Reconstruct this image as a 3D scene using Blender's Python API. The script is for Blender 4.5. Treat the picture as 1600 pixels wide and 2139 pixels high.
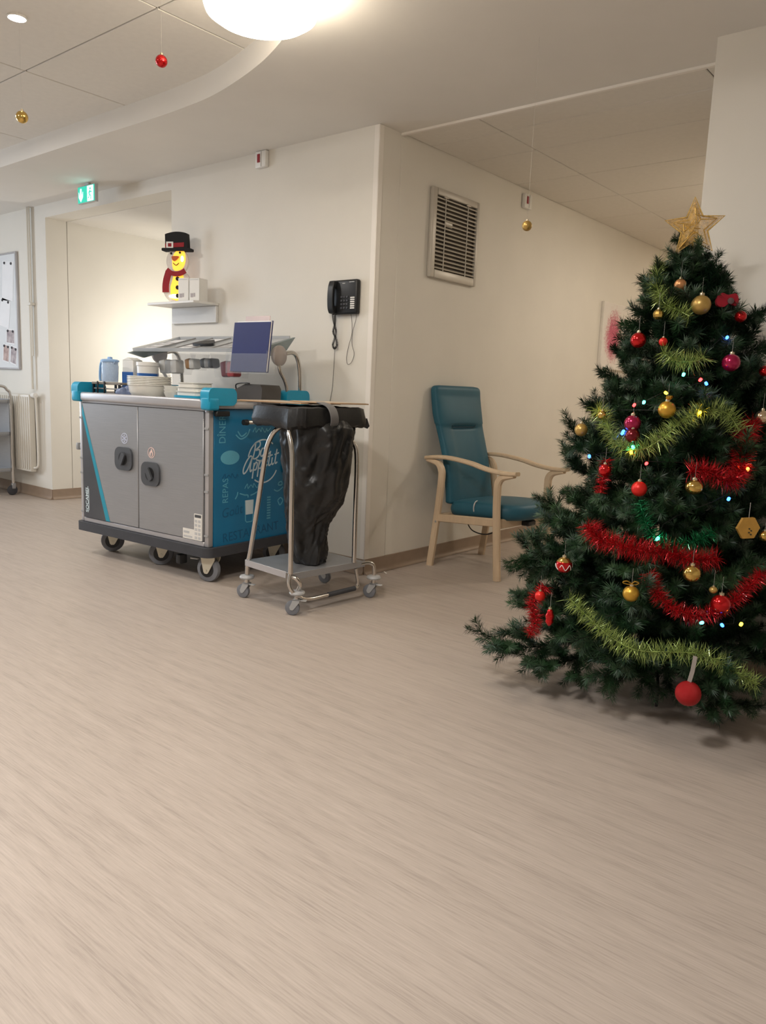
import bpy, bmesh, math, random
from mathutils import Vector, Matrix

# ------------------------------------------------------------------ clear
for o in list(bpy.data.objects): bpy.data.objects.remove(o, do_unlink=True)
SC = bpy.context.scene
COL = SC.collection
rnd = random.Random(7)
PI = math.pi
V = Vector
def rad(d): return d*PI/180

# ------------------------------------------------------------------ camera
F_PX, YAW, PITCH, ROLL = 1612.2, 0.68698, -0.15773, 0.04058
cam_d = bpy.data.cameras.new('camera'); cam = bpy.data.objects.new('camera', cam_d); COL.objects.link(cam)
cam_d.sensor_fit = 'VERTICAL'; cam_d.sensor_height = 32.0; cam_d.lens = 32.0*F_PX/2139.0
cam_d.clip_start = 0.05
fw = V((-math.sin(YAW)*math.cos(PITCH), math.cos(YAW)*math.cos(PITCH), math.sin(PITCH)))
r0 = V((math.cos(YAW), math.sin(YAW), 0)); u0 = r0.cross(fw)
rr = r0*math.cos(ROLL)+u0*math.sin(ROLL); uu = u0*math.cos(ROLL)-r0*math.sin(ROLL)
mw = Matrix((rr, uu, -fw)).transposed().to_4x4(); mw.translation = V((3.0105, -3.5065, 1.1297))
cam.matrix_world = mw
SC.camera = cam

# ------------------------------------------------------------------ world, light, exposure
w = bpy.data.worlds.new('world'); SC.world = w; w.use_nodes = True
w.node_tree.nodes['Background'].inputs[0].default_value = (0.75, 0.85, 1.0, 1)
w.node_tree.nodes['Background'].inputs[1].default_value = 0.25
SC.view_settings.view_transform = 'Standard'
SC.view_settings.look = 'None'
SC.view_settings.gamma = 1.0
SC.view_settings.use_curve_mapping = False
SC.view_settings.exposure = 0.66

def area(name, loc, size, energy, col, rot=(0, 0, 0), shape='DISK', size_y=None, spread=None):
    d = bpy.data.lights.new(name, 'AREA'); d.shape = shape; d.size = size; d.energy = energy; d.color = col
    if size_y: d.size_y = size_y
    if spread: d.spread = spread
    o = bpy.data.objects.new(name, d); COL.objects.link(o); o.location = loc; o.rotation_euler = rot
    return o
WARM = (1.0, 0.972, 0.94)
LAMP_STRENGTH = 17.0
# the room's other round ceiling lamps, set in the raised ceiling outside the view
area('lamp_light_a', (-2.3, -2.0, 2.69), 0.42, 20, WARM)
area('lamp_light_b', (-0.6, -3.7, 2.69), 0.42, 28, WARM)
area('lamp_light_c', (1.75, -3.3, 2.69), 0.42, 40, WARM)
area('lamp_light_d', (-4.4, -2.6, 2.69), 0.42, 10, (1.0, 0.97, 0.95))
# daylight through the window in the left wall
area('window_daylight', (-6.35, -2.6, 1.55), 1.6, 48, (0.74, 0.86, 1.0), (0, rad(-90), 0), 'RECTANGLE', 1.3)
# wall lamp in the passage and a dim lamp far down the corridor
area('passage_light', (-2.80, 1.22, 1.42), 0.2, 10.5, (1.0, 0.955, 0.86), (0, rad(90), 0))
area('corridor_fill_near', (1.6, 2.4, 2.57), 0.3, 11, (1.0, 0.90, 0.77))  # unseen fill light added to brighten the near part of the corridor
area('corridor_light', (1.1, 5.4, 2.57), 0.35, 18, (1.0, 0.84, 0.64))

# ------------------------------------------------------------------ materials
def lin(c):
    f = lambda x: x/12.92 if x <= 0.04045 else ((x+0.055)/1.055)**2.4
    return tuple(f(x/255.0) for x in c)
MATS = {}
def mat(name, rgb, rough=0.5, metal=0.0, noise=0.0, nscale=8.0, bump=0.0, bscale=200.0, stretch=(1, 1, 1), emit=None, estr=0.0,
        alpha=None, trans=0.0, coat=0.0, rgb2=None, sheen=0.0, spec=None):
    if name in MATS: return MATS[name]
    m = bpy.data.materials.new(name); m.use_nodes = True; nt = m.node_tree; N = nt.nodes; L = nt.links
    b = N['Principled BSDF']
    c = lin(rgb)
    b.inputs['Base Color'].default_value = (*c, 1); b.inputs['Roughness'].default_value = rough; b.inputs['Metallic'].default_value = metal
    if coat: b.inputs['Coat Weight'].default_value = coat; b.inputs['Coat Roughness'].default_value = 0.08
    if trans: b.inputs['Transmission Weight'].default_value = trans
    if sheen: b.inputs['Sheen Weight'].default_value = sheen
    if spec is not None: b.inputs['Specular IOR Level'].default_value = spec
    if emit: b.inputs['Emission Color'].default_value = (*lin(emit), 1); b.inputs['Emission Strength'].default_value = estr
    tc = None
    def coords():
        nonlocal tc
        if tc is None:
            t = N.new('ShaderNodeTexCoord'); mp = N.new('ShaderNodeMapping'); mp.inputs['Scale'].default_value = stretch
            L.new(t.outputs['Object'], mp.inputs['Vector']); tc = mp
        return tc.outputs['Vector']
    if noise or rgb2:
        n = N.new('ShaderNodeTexNoise'); n.inputs['Scale'].default_value = nscale; n.inputs['Detail'].default_value = 6
        L.new(coords(), n.inputs['Vector'])
        cr = N.new('ShaderNodeValToRGB'); cr.color_ramp.elements[0].position = 0.3; cr.color_ramp.elements[1].position = 0.7
        if rgb2: ca, cb = c, lin(rgb2)
        else: ca = tuple(x*(1-noise) for x in c); cb = tuple(min(1, x*(1+noise)) for x in c)
        cr.color_ramp.elements[0].color = (*ca, 1); cr.color_ramp.elements[1].color = (*cb, 1)
        L.new(n.outputs['Fac'], cr.inputs['Fac']); L.new(cr.outputs['Color'], b.inputs['Base Color'])
    if bump:
        n2 = N.new('ShaderNodeTexNoise'); n2.inputs['Scale'].default_value = bscale; n2.inputs['Detail'].default_value = 3
        L.new(coords(), n2.inputs['Vector'])
        bp = N.new('ShaderNodeBump'); bp.inputs['Strength'].default_value = bump; bp.inputs['Distance'].default_value = 0.002
        L.new(n2.outputs['Fac'], bp.inputs['Height']); L.new(bp.outputs['Normal'], b.inputs['Normal'])
    if alpha is not None:
        b.inputs['Alpha'].default_value = alpha
    MATS[name] = m
    return m

wall_m = mat('wall_paint', (226, 221, 211), 0.55, noise=0.02, nscale=3, bump=0.08, bscale=260)
ceil_m = mat('ceiling_paint', (230, 226, 219), 0.7, noise=0.015, nscale=4)
tile_m = mat('ceiling_tile', (228, 223, 214), 0.8, noise=0.02, nscale=30, bump=0.1, bscale=400)
grid_m = mat('ceiling_grid', (140, 132, 122), 0.8, noise=0.02)
trimw_m = mat('trim_white', (238, 232, 224), 0.4, noise=0.01)
base_m = mat('baseboard_vinyl', (150, 130, 112), 0.45, noise=0.05, nscale=20)
black_m = mat('black_plastic', (24, 25, 27), 0.4, noise=0.1, nscale=20)
darkgrey_m = mat('dark_grey_plastic', (72, 74, 78), 0.45, noise=0.06, nscale=15)
grey_m = mat('grey_plastic', (150, 150, 150), 0.45, noise=0.04, nscale=15)
lgrey_m = mat('light_grey_plastic', (190, 190, 190), 0.4, noise=0.03, nscale=15)
white_m = mat('white_plastic', (235, 233, 228), 0.35, noise=0.02, nscale=10)
steel_m = mat('brushed_steel', (166, 167, 170), 0.36, 0.6, noise=0.06, nscale=6, stretch=(1, 30, 60))
chrome_m = mat('chrome_tube', (205, 200, 194), 0.2, 1.0, noise=0.03, nscale=10)
alu_m = mat('aluminium', (188, 186, 188), 0.38, 0.55, noise=0.03, nscale=10)
teal_m = mat('teal_plastic', (30, 150, 186), 0.35, noise=0.04, nscale=10)
blue_m = mat('blue_print_panel', (14, 112, 156), 0.3, noise=0.10, nscale=3)
blueD_m = mat('blue_print_dark', (10, 88, 128), 0.3, noise=0.05)
blueL_m = mat('blue_print_light', (92, 170, 196), 0.3, noise=0.05)
blueW_m = mat('blue_print_white', (206, 222, 228), 0.3, noise=0.02)
rubber_m = mat('grey_rubber', (118, 120, 126), 0.55, noise=0.05, nscale=20)
drubber_m = mat('dark_rubber', (58, 59, 64), 0.6, noise=0.06, nscale=20)
paper_m = mat('paper', (236, 236, 238), 0.7, noise=0.02)
card_m = mat('cardboard', (172, 140, 108), 0.75, noise=0.08, nscale=20)

def glassy(name, rgb, fac=0.3, rough=0.15, glossy=0.12):
    """thin clear plastic: mostly see-through, tinted, with a sheen"""
    if name in MATS: return MATS[name]
    m = bpy.data.materials.new(name); m.use_nodes = True; nt = m.node_tree; N = nt.nodes; L = nt.links
    b = N['Principled BSDF']; b.inputs['Base Color'].default_value = (*lin(rgb), 1); b.inputs['Roughness'].default_value = rough
    n = N.new('ShaderNodeTexNoise'); n.inputs['Scale'].default_value = 12
    mr = N.new('ShaderNodeMapRange'); mr.inputs['To Min'].default_value = fac*0.85; mr.inputs['To Max'].default_value = min(1, fac*1.15)
    L.new(n.outputs['Fac'], mr.inputs['Value']); L.new(mr.outputs['Result'], b.inputs['Alpha'])
    MATS[name] = m
    return m
clear_m = glassy('clear_plastic', (196, 202, 210), 0.10)
clearb_m = glassy('blue_clear_plastic', (190, 215, 244), 0.5)
acryl_m = glassy('clear_acrylic', (225, 222, 220), 0.5, 0.1)

def floor_mat():
    m = bpy.data.materials.new('linoleum_floor'); m.use_nodes = True; nt = m.node_tree; N = nt.nodes; L = nt.links
    b = N['Principled BSDF']; b.inputs['Roughness'].default_value = 0.42; b.inputs['Specular IOR Level'].default_value = 0.35
    t = N.new('ShaderNodeTexCoord')
    def streak(sx, sy, detail):
        mp = N.new('ShaderNodeMapping'); mp.inputs['Scale'].default_value = (sx, sy, 1); L.new(t.outputs['Object'], mp.inputs['Vector'])
        n = N.new('ShaderNodeTexNoise'); n.inputs['Scale'].default_value = 1.0; n.inputs['Detail'].default_value = detail; n.inputs['Roughness'].default_value = 0.65
        L.new(mp.outputs['Vector'], n.inputs['Vector']); return n
    a = streak(9, 240, 5); c = streak(2.0, 30, 3)
    mx = N.new('ShaderNodeMix'); mx.data_type = 'FLOAT'; mx.inputs['Factor'].default_value = 0.4
    L.new(a.outputs['Fac'], mx.inputs['A']); L.new(c.outputs['Fac'], mx.inputs['B'])
    cr = N.new('ShaderNodeValToRGB'); e = cr.color_ramp.elements
    e[0].position = 0.32; e[0].color = (*lin((154, 142, 132)), 1); e[1].position = 0.66; e[1].color = (*lin((188, 175, 164)), 1)
    k = e.new(0.48); k.color = (*lin((175, 162, 151)), 1)
    L.new(mx.outputs['Result'], cr.inputs['Fac']); L.new(cr.outputs['Color'], b.inputs['Base Color'])
    return m
floor_m = floor_mat()

# ------------------------------------------------------------------ mesh helpers
class MB:
    def __init__(s): s.v = []; s.f = []
    def add(s, vs, fs):
        o = len(s.v); s.v += [tuple(p) for p in vs]; s.f += [tuple(i+o for i in q) for q in fs]; return s
    def bm(s, b):
        b.verts.ensure_lookup_table(); b.verts.index_update()
        s.add([v.co[:] for v in b.verts], [[v.index for v in f.verts] for f in b.faces]); b.free(); return s
    def box(s, lo, hi, bev=0.0, seg=2, rot=None, piv=None):
        b = bmesh.new(); bmesh.ops.create_cube(b, size=1.0)
        sz = [hi[i]-lo[i] for i in range(3)]; c = [(hi[i]+lo[i])/2 for i in range(3)]
        for v in b.verts: v.co = V([v.co[i]*sz[i]+c[i] for i in range(3)])
        if bev > 0:
            bmesh.ops.bevel(b, geom=list(b.edges), offset=min(bev, min(sz)*0.49), segments=seg, affect='EDGES', profile=0.5)
        if rot is not None:
            p = V(piv if piv is not None else c); M = Matrix.Translation(p) @ rot.to_4x4() @ Matrix.Translation(-p)
            for v in b.verts: v.co = M @ v.co
        return s.bm(b)
    def tube(s, path, r, seg=10, closed=False, caps=True):
        P = [V(p) for p in path]; n = len(P); rings = []
        up = V((0, 0, 1)); prev = None
        for i in range(n):
            if closed: t = (P[(i+1) % n]-P[i-1]).normalized()
            else: t = (P[min(i+1, n-1)]-P[max(i-1, 0)]).normalized()
            if prev is None:
                a = up if abs(t.z) < 0.9 else V((1, 0, 0))
                nn = (a - t*a.dot(t)).normalized()
            else:
                nn = prev - t*prev.dot(t)
                nn = nn.normalized() if nn.length > 1e-6 else prev
            prev = nn; bb = t.cross(nn); rad_ = r[i] if isinstance(r, (list, tuple)) else r
            rings.append([P[i]+(nn*math.cos(2*PI*k/seg)+bb*math.sin(2*PI*k/seg))*rad_ for k in range(seg)])
        vs = [p for ring in rings for p in ring]; fs = []
        m = n if closed else n-1
        for i in range(m):
            j = (i+1) % n
            for k in range(seg):
                fs.append((i*seg+k, i*seg+(k+1) % seg, j*seg+(k+1) % seg, j*seg+k))
        if caps and not closed:
            fs.append(tuple(range(seg))[::-1]); fs.append(tuple((n-1)*seg+k for k in range(seg)))
        return s.add(vs, fs)
    def sweep(s, path, wd, th, side=(0, 1, 0), rnd_=0.3):
        """rounded rectangular strip swept along a path; wd along 'side'"""
        P = [V(p) for p in path]; n = len(P); S = V(side); sec = []
        for (a, b) in ((1, 1), (-1, 1), (-1, -1), (1, -1)):
            k = rnd_
            if a*b > 0: sec += [(a, b*(1-k)), (a*(1-k), b)]
            else: sec += [(a*(1-k), b), (a, b*(1-k))]
        m = len(sec); vs = []; fs = []
        for i in range(n):
            t = (P[min(i+1, n-1)]-P[max(i-1, 0)]).normalized(); nn = t.cross(S).normalized()
            W = wd[i] if isinstance(wd, (list, tuple)) else wd; T = th[i] if isinstance(th, (list, tuple)) else th
            kk = min(W, T)
            for (a, b) in sec:
                aa = (1 if a > 0 else -1)*(W/2 - (0 if abs(a) == 1 else rnd_*kk/2)); b2 = (1 if b > 0 else -1)*(T/2 - (0 if abs(b) == 1 else rnd_*kk/2))
                vs.append(P[i]+S*aa+nn*b2)
        for i in range(n-1):
            for k in range(m): fs.append((i*m+k, i*m+(k+1) % m, (i+1)*m+(k+1) % m, (i+1)*m+k))
        fs.append(tuple(range(m))[::-1]); fs.append(tuple((n-1)*m+k for k in range(m)))
        return s.add(vs, fs)
    def lathe(s, prof, seg=24, c=(0, 0, 0), axis='z'):
        vs = []; fs = []; n = len(prof)
        for (r, z) in prof:
            for k in range(seg):
                a = 2*PI*k/seg; x, y = r*math.cos(a), r*math.sin(a)
                p = {'z': (x, y, z), 'x': (z, x, y), 'y': (x, z, y)}[axis]
                vs.append((p[0]+c[0], p[1]+c[1], p[2]+c[2]))
        for i in range(n-1):
            for k in range(seg): fs.append((i*seg+k, i*seg+(k+1) % seg, (i+1)*seg+(k+1) % seg, (i+1)*seg+k))
        if prof[0][0] > 1e-5: fs.append(tuple(range(seg))[::-1])
        if prof[-1][0] > 1e-5: fs.append(tuple((n-1)*seg+k for k in range(seg)))
        return s.add(vs, fs)
    def prism(s, poly, org, ax, ay, d):
        """flat outline poly (2d) laid on plane org,ax,ay and thickened by vector d"""
        O, A, B, D = V(org), V(ax), V(ay), V(d); n = len(poly)
        vs = [O+A*p[0]+B*p[1] for p in poly]+[O+A*p[0]+B*p[1]+D for p in poly]
        fs = [tuple(range(n)), tuple(range(2*n-1, n-1, -1))]+[(i, i+n, (i+1) % n+n, (i+1) % n) for i in range(n)]
        return s.add(vs, fs)
    def ribbon(s, pts, wd, org, ax, ay, d):
        """brush stroke of width wd along 2d pts on a plane, thickened by d"""
        n = len(pts); l = []; r = []
        for i in range(n):
            a, b = pts[max(i-1, 0)], pts[min(i+1, n-1)]; tx, ty = b[0]-a[0], b[1]-a[1]; q = math.hypot(tx, ty) or 1
            nx, ny = -ty/q*wd/2, tx/q*wd/2
            l.append((pts[i][0]+nx, pts[i][1]+ny)); r.append((pts[i][0]-nx, pts[i][1]-ny))
        O, A, B, D = V(org), V(ax), V(ay), V(d)
        vs = [O+A*p[0]+B*p[1]+D for p in l+r]+[O+A*p[0]+B*p[1] for p in l+r]; fs = []
        for i in range(n-1):
            fs.append((i, i+1, n+i+1, n+i)); fs.append((2*n+i, i, i, 2*n+i)[:2]+(i+1, 2*n+i+1)); fs.append((n+i, n+i+1, 3*n+i+1, 3*n+i))
        return s.add(vs, fs)
    def grid(s, fn, nu, nv, cu=False):
        vs = [fn(i/(nu if cu else nu-1), j/(nv-1)) for j in range(nv) for i in range(nu)]; fs = []
        for j in range(nv-1):
            for i in range(nu if cu else nu-1):
                fs.append((j*nu+i, j*nu+(i+1) % nu, (j+1)*nu+(i+1) % nu, (j+1)*nu+i))
        return s.add(vs, fs)
    def mesh(s, name, m, smooth=40):
        me = bpy.data.meshes.new(name); me.from_pydata(s.v, [], s.f); me.validate()
        b = bmesh.new(); b.from_mesh(me); bmesh.ops.recalc_face_normals(b, faces=b.faces); b.to_mesh(me); b.free()
        if smooth:
            me.shade_smooth()
            if smooth < 180: me.set_sharp_from_angle(angle=rad(smooth))
        if m: me.materials.append(m)
        return me
    def build(s, name, m, parent=None, loc=None, rot=None, smooth=40, raw=False):
        if raw:
            me = bpy.data.meshes.new(name); me.from_pydata(s.v, [], s.f); me.materials.append(m)
        else: me = s.mesh(name, m, smooth)
        return link(name, me, parent, loc, rot)

def link(name, me, parent=None, loc=None, rot=None):
    o = bpy.data.objects.new(name, me); COL.objects.link(o)
    if parent is not None: o.parent = parent
    if loc is not None: o.location = loc
    if rot is not None: o.rotation_euler = rot
    return o
def tag(o, label=None, cat=None, group=None, kind=None):
    if label: o['label'] = label
    if cat: o['category'] = cat
    if group: o['group'] = group
    if kind: o['kind'] = kind
    return o
def thing(name, label, cat, loc=(0, 0, 0), rotz=0, group=None):
    o = bpy.data.objects.new(name, None); COL.objects.link(o); o.location = loc; o.rotation_euler = (0, 0, rotz)
    o.empty_display_size = 0.1
    return tag(o, label, cat, group)
def struct(o): o['kind'] = 'structure'; return o
def cat(pts, n=6, closed=False):
    """Catmull-Rom through control points (2d or 3d)"""
    P = [tuple(p) for p in pts]; m = len(P); out = []
    rng = range(m) if closed else range(m-1)
    for i in rng:
        p0 = P[(i-1) % m] if closed else P[max(i-1, 0)]; p1 = P[i]; p2 = P[(i+1) % m] if closed else P[min(i+1, m-1)]; p3 = P[(i+2) % m] if closed else P[min(i+2, m-1)]
        for k in range(n):
            t = k/n
            out.append(tuple(0.5*((2*b)+(-a+c)*t+(2*a-5*b+4*c-d)*t*t+(-a+3*b-3*c+d)*t**3) for a, b, c, d in zip(p0, p1, p2, p3)))
    if not closed: out.append(P[-1])
    return out
def rrect(x0, y0, x1, y1, r, n=5):
    out = []
    for cx, cy, a0 in ((x1-r, y1-r, 0), (x0+r, y1-r, 90), (x0+r, y0+r, 180), (x1-r, y0+r, 270)):
        for k in range(n+1):
            a = rad(a0+90*k/n); out.append((cx+r*math.cos(a), cy+r*math.sin(a)))
    return out
def ell(cx, cy, rx, ry, n=24): return [(cx+rx*math.cos(2*PI*k/n), cy+ry*math.sin(2*PI*k/n)) for k in range(n)]
def arc(cx, cy, r, a0, a1, n=14): return [(cx+r*math.cos(rad(a0+(a1-a0)*k/n)), cy+r*math.sin(rad(a0+(a1-a0)*k/n))) for k in range(n+1)]
def text_mb(body, size, org, ax, ay, d, align='CENTER', shear=0.0, bold=0.0, sx=1.0):
    """lettering as flat thickened mesh on plane org,ax,ay"""
    cu = bpy.data.curves.new('txt', 'FONT'); cu.body = body; cu.size = size; cu.align_x = align; cu.align_y = 'CENTER'; cu.shear = shear; cu.offset = bold
    cu.resolution_u = 3
    ob = bpy.data.objects.new('txt', cu); COL.objects.link(ob)
    dg = bpy.context.evaluated_depsgraph_get(); me = bpy.data.meshes.new_from_object(ob.evaluated_get(dg))
    O, A, B, D = V(org), V(ax), V(ay), V(d)
    vs = [O+A*v.co.x*sx+B*v.co.y+D for v in me.vertices]; fs = [tuple(p.vertices) for p in me.polygons]
    bpy.data.objects.remove(ob, do_unlink=True); bpy.data.meshes.remove(me); bpy.data.curves.remove(cu)
    m = MB(); m.add(vs, fs); return m

# ================================================================== STRUCTURE
H = 2.6; HR = 2.72; XJ = -1.964; XD = -3.812; XC = 1.836; YC = -0.048; HP = 2.49
def wbox(name, lo, hi, m=wall_m): return struct(MB().box(lo, hi).build(name, m))
struct(MB().box((-6.8, -7.2, -0.1), (5.2, 0.232, 0)).build('floor', floor_m))
struct(MB().box((-0.25, 0.236, -0.1), (2.1, 9.2, 0)).build('floor_corridor', floor_m))
struct(MB().box((-4.1, 0.236, -0.1), (-1.7, 3.6, 0)).build('floor_passage', floor_m))
wbox('wall_center', (XJ, 0, 0), (0, 0.2, H+0.1))
wbox('wall_corridor', (-0.2, 0.2, 0), (0, 9.0, H+0.1))
wbox('wall_corridor_end', (-0.2, 9.0, 0), (2.1, 9.2, H+0.1))
wbox('wall_right', (XC, YC, 0), (5.2, 0.2, H+0.1))
wbox('wall_corridor_right', (XC, 0.2, 0), (XC+0.2, 9.0, H+0.1))
wbox('wall_left', (-6.8, 0, 0), (XD, 0.194, H+0.1))
wbox('wall_passage_left', (XD-0.2, 0.2, 0), (XD, 3.6, HP))
wbox('wall_passage_right', (XJ, 0.2, 0), (XJ+0.2, 3.6, HP))
wbox('wall_passage_end', (XD, 3.4, 0), (XJ, 3.6, HP))
wbox('wall_header', (XD, 0, HP), (XJ, 0.194, H+0.1))
struct(MB().box((XD-0.2, 0.2, HP), (XJ+0.2, 3.6, HP+0.1)).build('ceiling_passage', ceil_m))
wbox('wall_far_right', (5.0, -7.2, 0), (5.2, YC, H+0.2))
wbox('wall_behind', (-6.8, -7.2, 0), (5.0, -7.0, H+0.2))
# left outer wall with a window opening
W0, W1, WZ0, WZ1 = -3.4, -1.8, 0.9, 2.2
mw_ = MB()
mw_.box((-6.8, -7.0, 0), (-6.6, W0, H+0.2)); mw_.box((-6.8, W1, 0), (-6.6, 0, H+0.2))
mw_.box((-6.8, W0, 0), (-6.6, W1, WZ0)); mw_.box((-6.8, W0, WZ1), (-6.6, W1, H+0.2))
struct(mw_.build('wall_far_left', wall_m))
wn = thing('window_1', None, None, (-6.7, 0, 0)); struct(wn)
for lo, hi in (((-0.03, W0, WZ0), (0.03, W0+0.06, WZ1)), ((-0.03, W1-0.06, WZ0), (0.03, W1, WZ1)), ((-0.03, W0, WZ0), (0.03, W1, WZ0+0.06)), ((-0.03, W0, WZ1-0.06), (0.03, W1, WZ1)), ((-0.03, (W0+W1)/2-0.03, WZ0), (0.03, (W0+W1)/2+0.03, WZ1))):
    MB().box(lo, hi).build('window_frame', trimw_m, wn)
# lower ceiling with the curved edge of the raised part
curve = cat([(-1.6, -0.775), (-1.15, -0.770), (-0.80, -0.776), (-0.45, -0.806), (-0.06, -0.899), (0.24, -1.008), (0.53, -1.157), (0.90, -1.37), (1.35, -1.72), (1.85, -2.25), (2.25, -2.95), (2.45, -3.8), (2.5, -4.8), (2.52, -7.0)], 6)
edge = [(-6.6, -0.775)]+curve
lc = MB()
for (xa, ya), (xb, yb) in zip(edge[:-1], edge[1:]):
    if xb-xa > 1e-4: lc.add([(xa, ya, H), (xb, yb, H), (xb, 0.197, H), (xa, 0.197, H)], [(0, 1, 2, 3)])
lc.add([(edge[-1][0], -7.0, H), (5.0, -7.0, H), (5.0, 0.197, H), (edge[-1][0], 0.197, H)], [(0, 1, 2, 3)])
struct(lc.build('ceiling', ceil_m, smooth=0))
def fasc(i, j):
    k = min(len(edge)-1, int(round(i*(len(edge)-1)))); return (*edge[k], H+(HR+0.03-H)*j)
struct(MB().grid(fasc, len(edge), 2).build('trim_1', ceil_m, smooth=60))       # fascia of the raised ceiling
rc = struct(MB().box((-6.6, -7.0, HR+0.012), (2.6, -0.6, HR+0.05)).build('ceiling_raised', grid_m))
# raised ceiling tiles, 1.2 x 0.6 m, clipped by the fascia (which stands in front of them)
tm = MB().box((-0.596, -0.296, 0), (0.596, 0.296, 0.011), 0.003, 1).mesh('ceiling_tile', tile_m, 0)
for i in range(-5, 3):
    for j in range(0, 7):
        cx = -0.123+0.6+1.2*(i-0) - 0.0; cy = -1.365+0.3-0.6*j
        if i >= 2 or cx < -6.2: continue
        if cx-0.6 > 2.4: continue
        link('ceiling_tile', tm, rc, (cx, cy, HR))
# corridor ceiling
cc = struct(MB().box((0, 0.2, H+0.012), (XC, 9.0, H+0.05)).build('ceiling_corridor', grid_m))
ys = [0.2, 0.48, 0.88]
while ys[-1] < 8.8: ys.append(ys[-1]+0.625)
for y0, y1 in zip(ys[:-1], ys[1:]):
    for x0, x1 in ((0.0, 0.5), (0.5, 1.7), (1.7, XC)):
        MB().box((x0+0.003, y0+0.003, H), (x1-0.003, min(y1, 9.0)-0.003, H+0.011), 0.003, 1).build('ceiling_tile', tile_m, cc, smooth=0)
struct(MB().box((0, 0.190, H-0.013), (XC, 0.21, H+0.0115), 0.002, 1).build('trim_2', trimw_m))     # white edge profile at the corridor
# corner guard and vertical cover strips
struct(MB().box((-0.035, -0.004, 0.095), (0.0, 0.0, H-0.002), 0.0015, 1).box((0.0, -0.004, 0.095), (0.004, 0.035, H-0.002), 0.0015, 1).build('trim_3', trimw_m))
struct(MB().box((0.0, 0.195, 0.095), (0.0025, 0.262, H-0.016), 0.001, 1).build('trim_4', wall_m))
# coved skirting
def skirt(name, p0, p1, nrm, hb=0.094):
    P0, P1, Nn = V((*p0, 0)), V((*p1, 0)), V((*nrm, 0))
    pr = [(0.0, hb), (0.005, hb-0.002), (0.006, 0.03), (0.010, 0.016), (0.018, 0.007), (0.030, 0.002), (0.0, 0.0005)]
    vs = [P+Nn*a+V((0, 0, z)) for P in (P0, P1) for a, z in pr]; n = len(pr)
    fs = [(i, (i+1) % n, n+(i+1) % n, n+i) for i in range(n)]+[tuple(range(n)), tuple(range(2*n-1, n-1, -1))]
    return struct(MB().add(vs, fs).build(name, base_m))
skirt('baseboard_center', (XJ, 0), (0.0, 0), (0, -1)); skirt('baseboard_corridor', (0, 0.0), (0, 9.0), (1, 0))
skirt('baseboard_left', (-6.6, 0), (XD, 0), (0, -1)); skirt('baseboard_passage', (XD, 0.0), (XD, 3.4), (1, 0)); skirt('baseboard_right', (XC, YC), (5.0, YC), (0, -1))

# ================================================================== CEILING LAMPS, SIGN, ALARMS
opal_m = mat('opal_glass_lit', (255, 246, 230), 0.4, noise=0.01, emit=(255, 242, 220), estr=LAMP_STRENGTH)
brass_m = mat('brass', (196, 160, 110), 0.4, 0.7, noise=0.04)
lp = thing('ceiling_lamp', 'round glowing opal lamp hanging beside the curved ceiling edge', 'lamp', (0.627, -1.43, 2.462))
MB().lathe([(0.05, 0.0), (0.12, -0.002), (0.175, 0.006), (0.205, 0.026), (0.212, 0.045), (0.205, 0.062), (0.17, 0.075), (0.05, 0.08)], 48).build('diffuser', opal_m, lp, smooth=180)
MB().lathe([(0.0, -0.012), (0.010, -0.010), (0.012, -0.004), (0.0501, -0.002), (0.05, 0.001), (0.0, 0.002)], 24).build('finial', opal_m, lp)
MB().lathe([(0.10, 0.08), (0.10, 0.095), (0.03, 0.10), (0.03, 0.24), (0.08, 0.246), (0.08, 0.2575)], 24).build('canopy', white_m, lp)
dl_m = mat('downlight_lit', (255, 250, 240), 0.4, noise=0.01, emit=(255, 244, 226), estr=14.0)
dl = thing('downlight', 'small round white downlight in the tiled ceiling, top left corner', 'downlight', (-0.729, -1.69, HR))
MB().lathe([(0.042, 0.0), (0.044, -0.006), (0.038, -0.008), (0.037, 0.0)], 28).build('trim_ring', white_m, dl)
MB().lathe([(0.0, -0.010), (0.025, -0.0095), (0.037, -0.006), (0.037, 0.0)], 28).build('lens', dl_m, dl)

# exit sign hung from the ceiling in front of the passage
ex = thing('exit_sign', 'lit green emergency exit sign with arrow and running figure', 'sign', (-2.77, -0.19, 2.453))
green_m = mat('exit_green_lit', (22, 150, 130), 0.4, noise=0.02, emit=(30, 178, 150), estr=0.75)
pict_m = mat('exit_white_lit', (230, 255, 250), 0.4, noise=0.02, emit=(214, 255, 246), estr=1.35)
MB().box((-0.125, -0.014, 0), (0.125, 0.014, 0.128), 0.003, 1).build('housing', lgrey_m, ex)
MB().box((-0.03, -0.012, 0.128), (0.03, 0.012, 0.147), 0.003, 1).build('ceiling_bracket', lgrey_m, ex)
MB().box((-0.118, -0.0165, 0.005), (0.118, -0.0141, 0.122)).build('green_panel', green_m, ex)
A1, A2, DD = (1, 0, 0), (0, 0, 1), (0, -0.0015, 0)
MB().prism([(-0.075, 0.012), (-0.045, 0.045), (-0.043, 0.085), (-0.056, 0.055), (-0.062, 0.06), (-0.064, 0.108), (-0.082, 0.108), (-0.086, 0.06), (-0.093, 0.055), (-0.104, 0.085), (-0.102, 0.045)], (0, -0.0166, 0), A1, A2, DD).build('arrow', pict_m, ex)
MB().prism([(0.02, 0.008), (0.105, 0.008), (0.105, 0.118), (0.02, 0.118)], (0, -0.0166, 0), A1, A2, DD).build('doorway', pict_m, ex)
man = MB()
man.prism(ell(0.064, 0.096, 0.009, 0.009, 12), (0, -0.0182, 0), A1, A2, DD)
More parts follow.
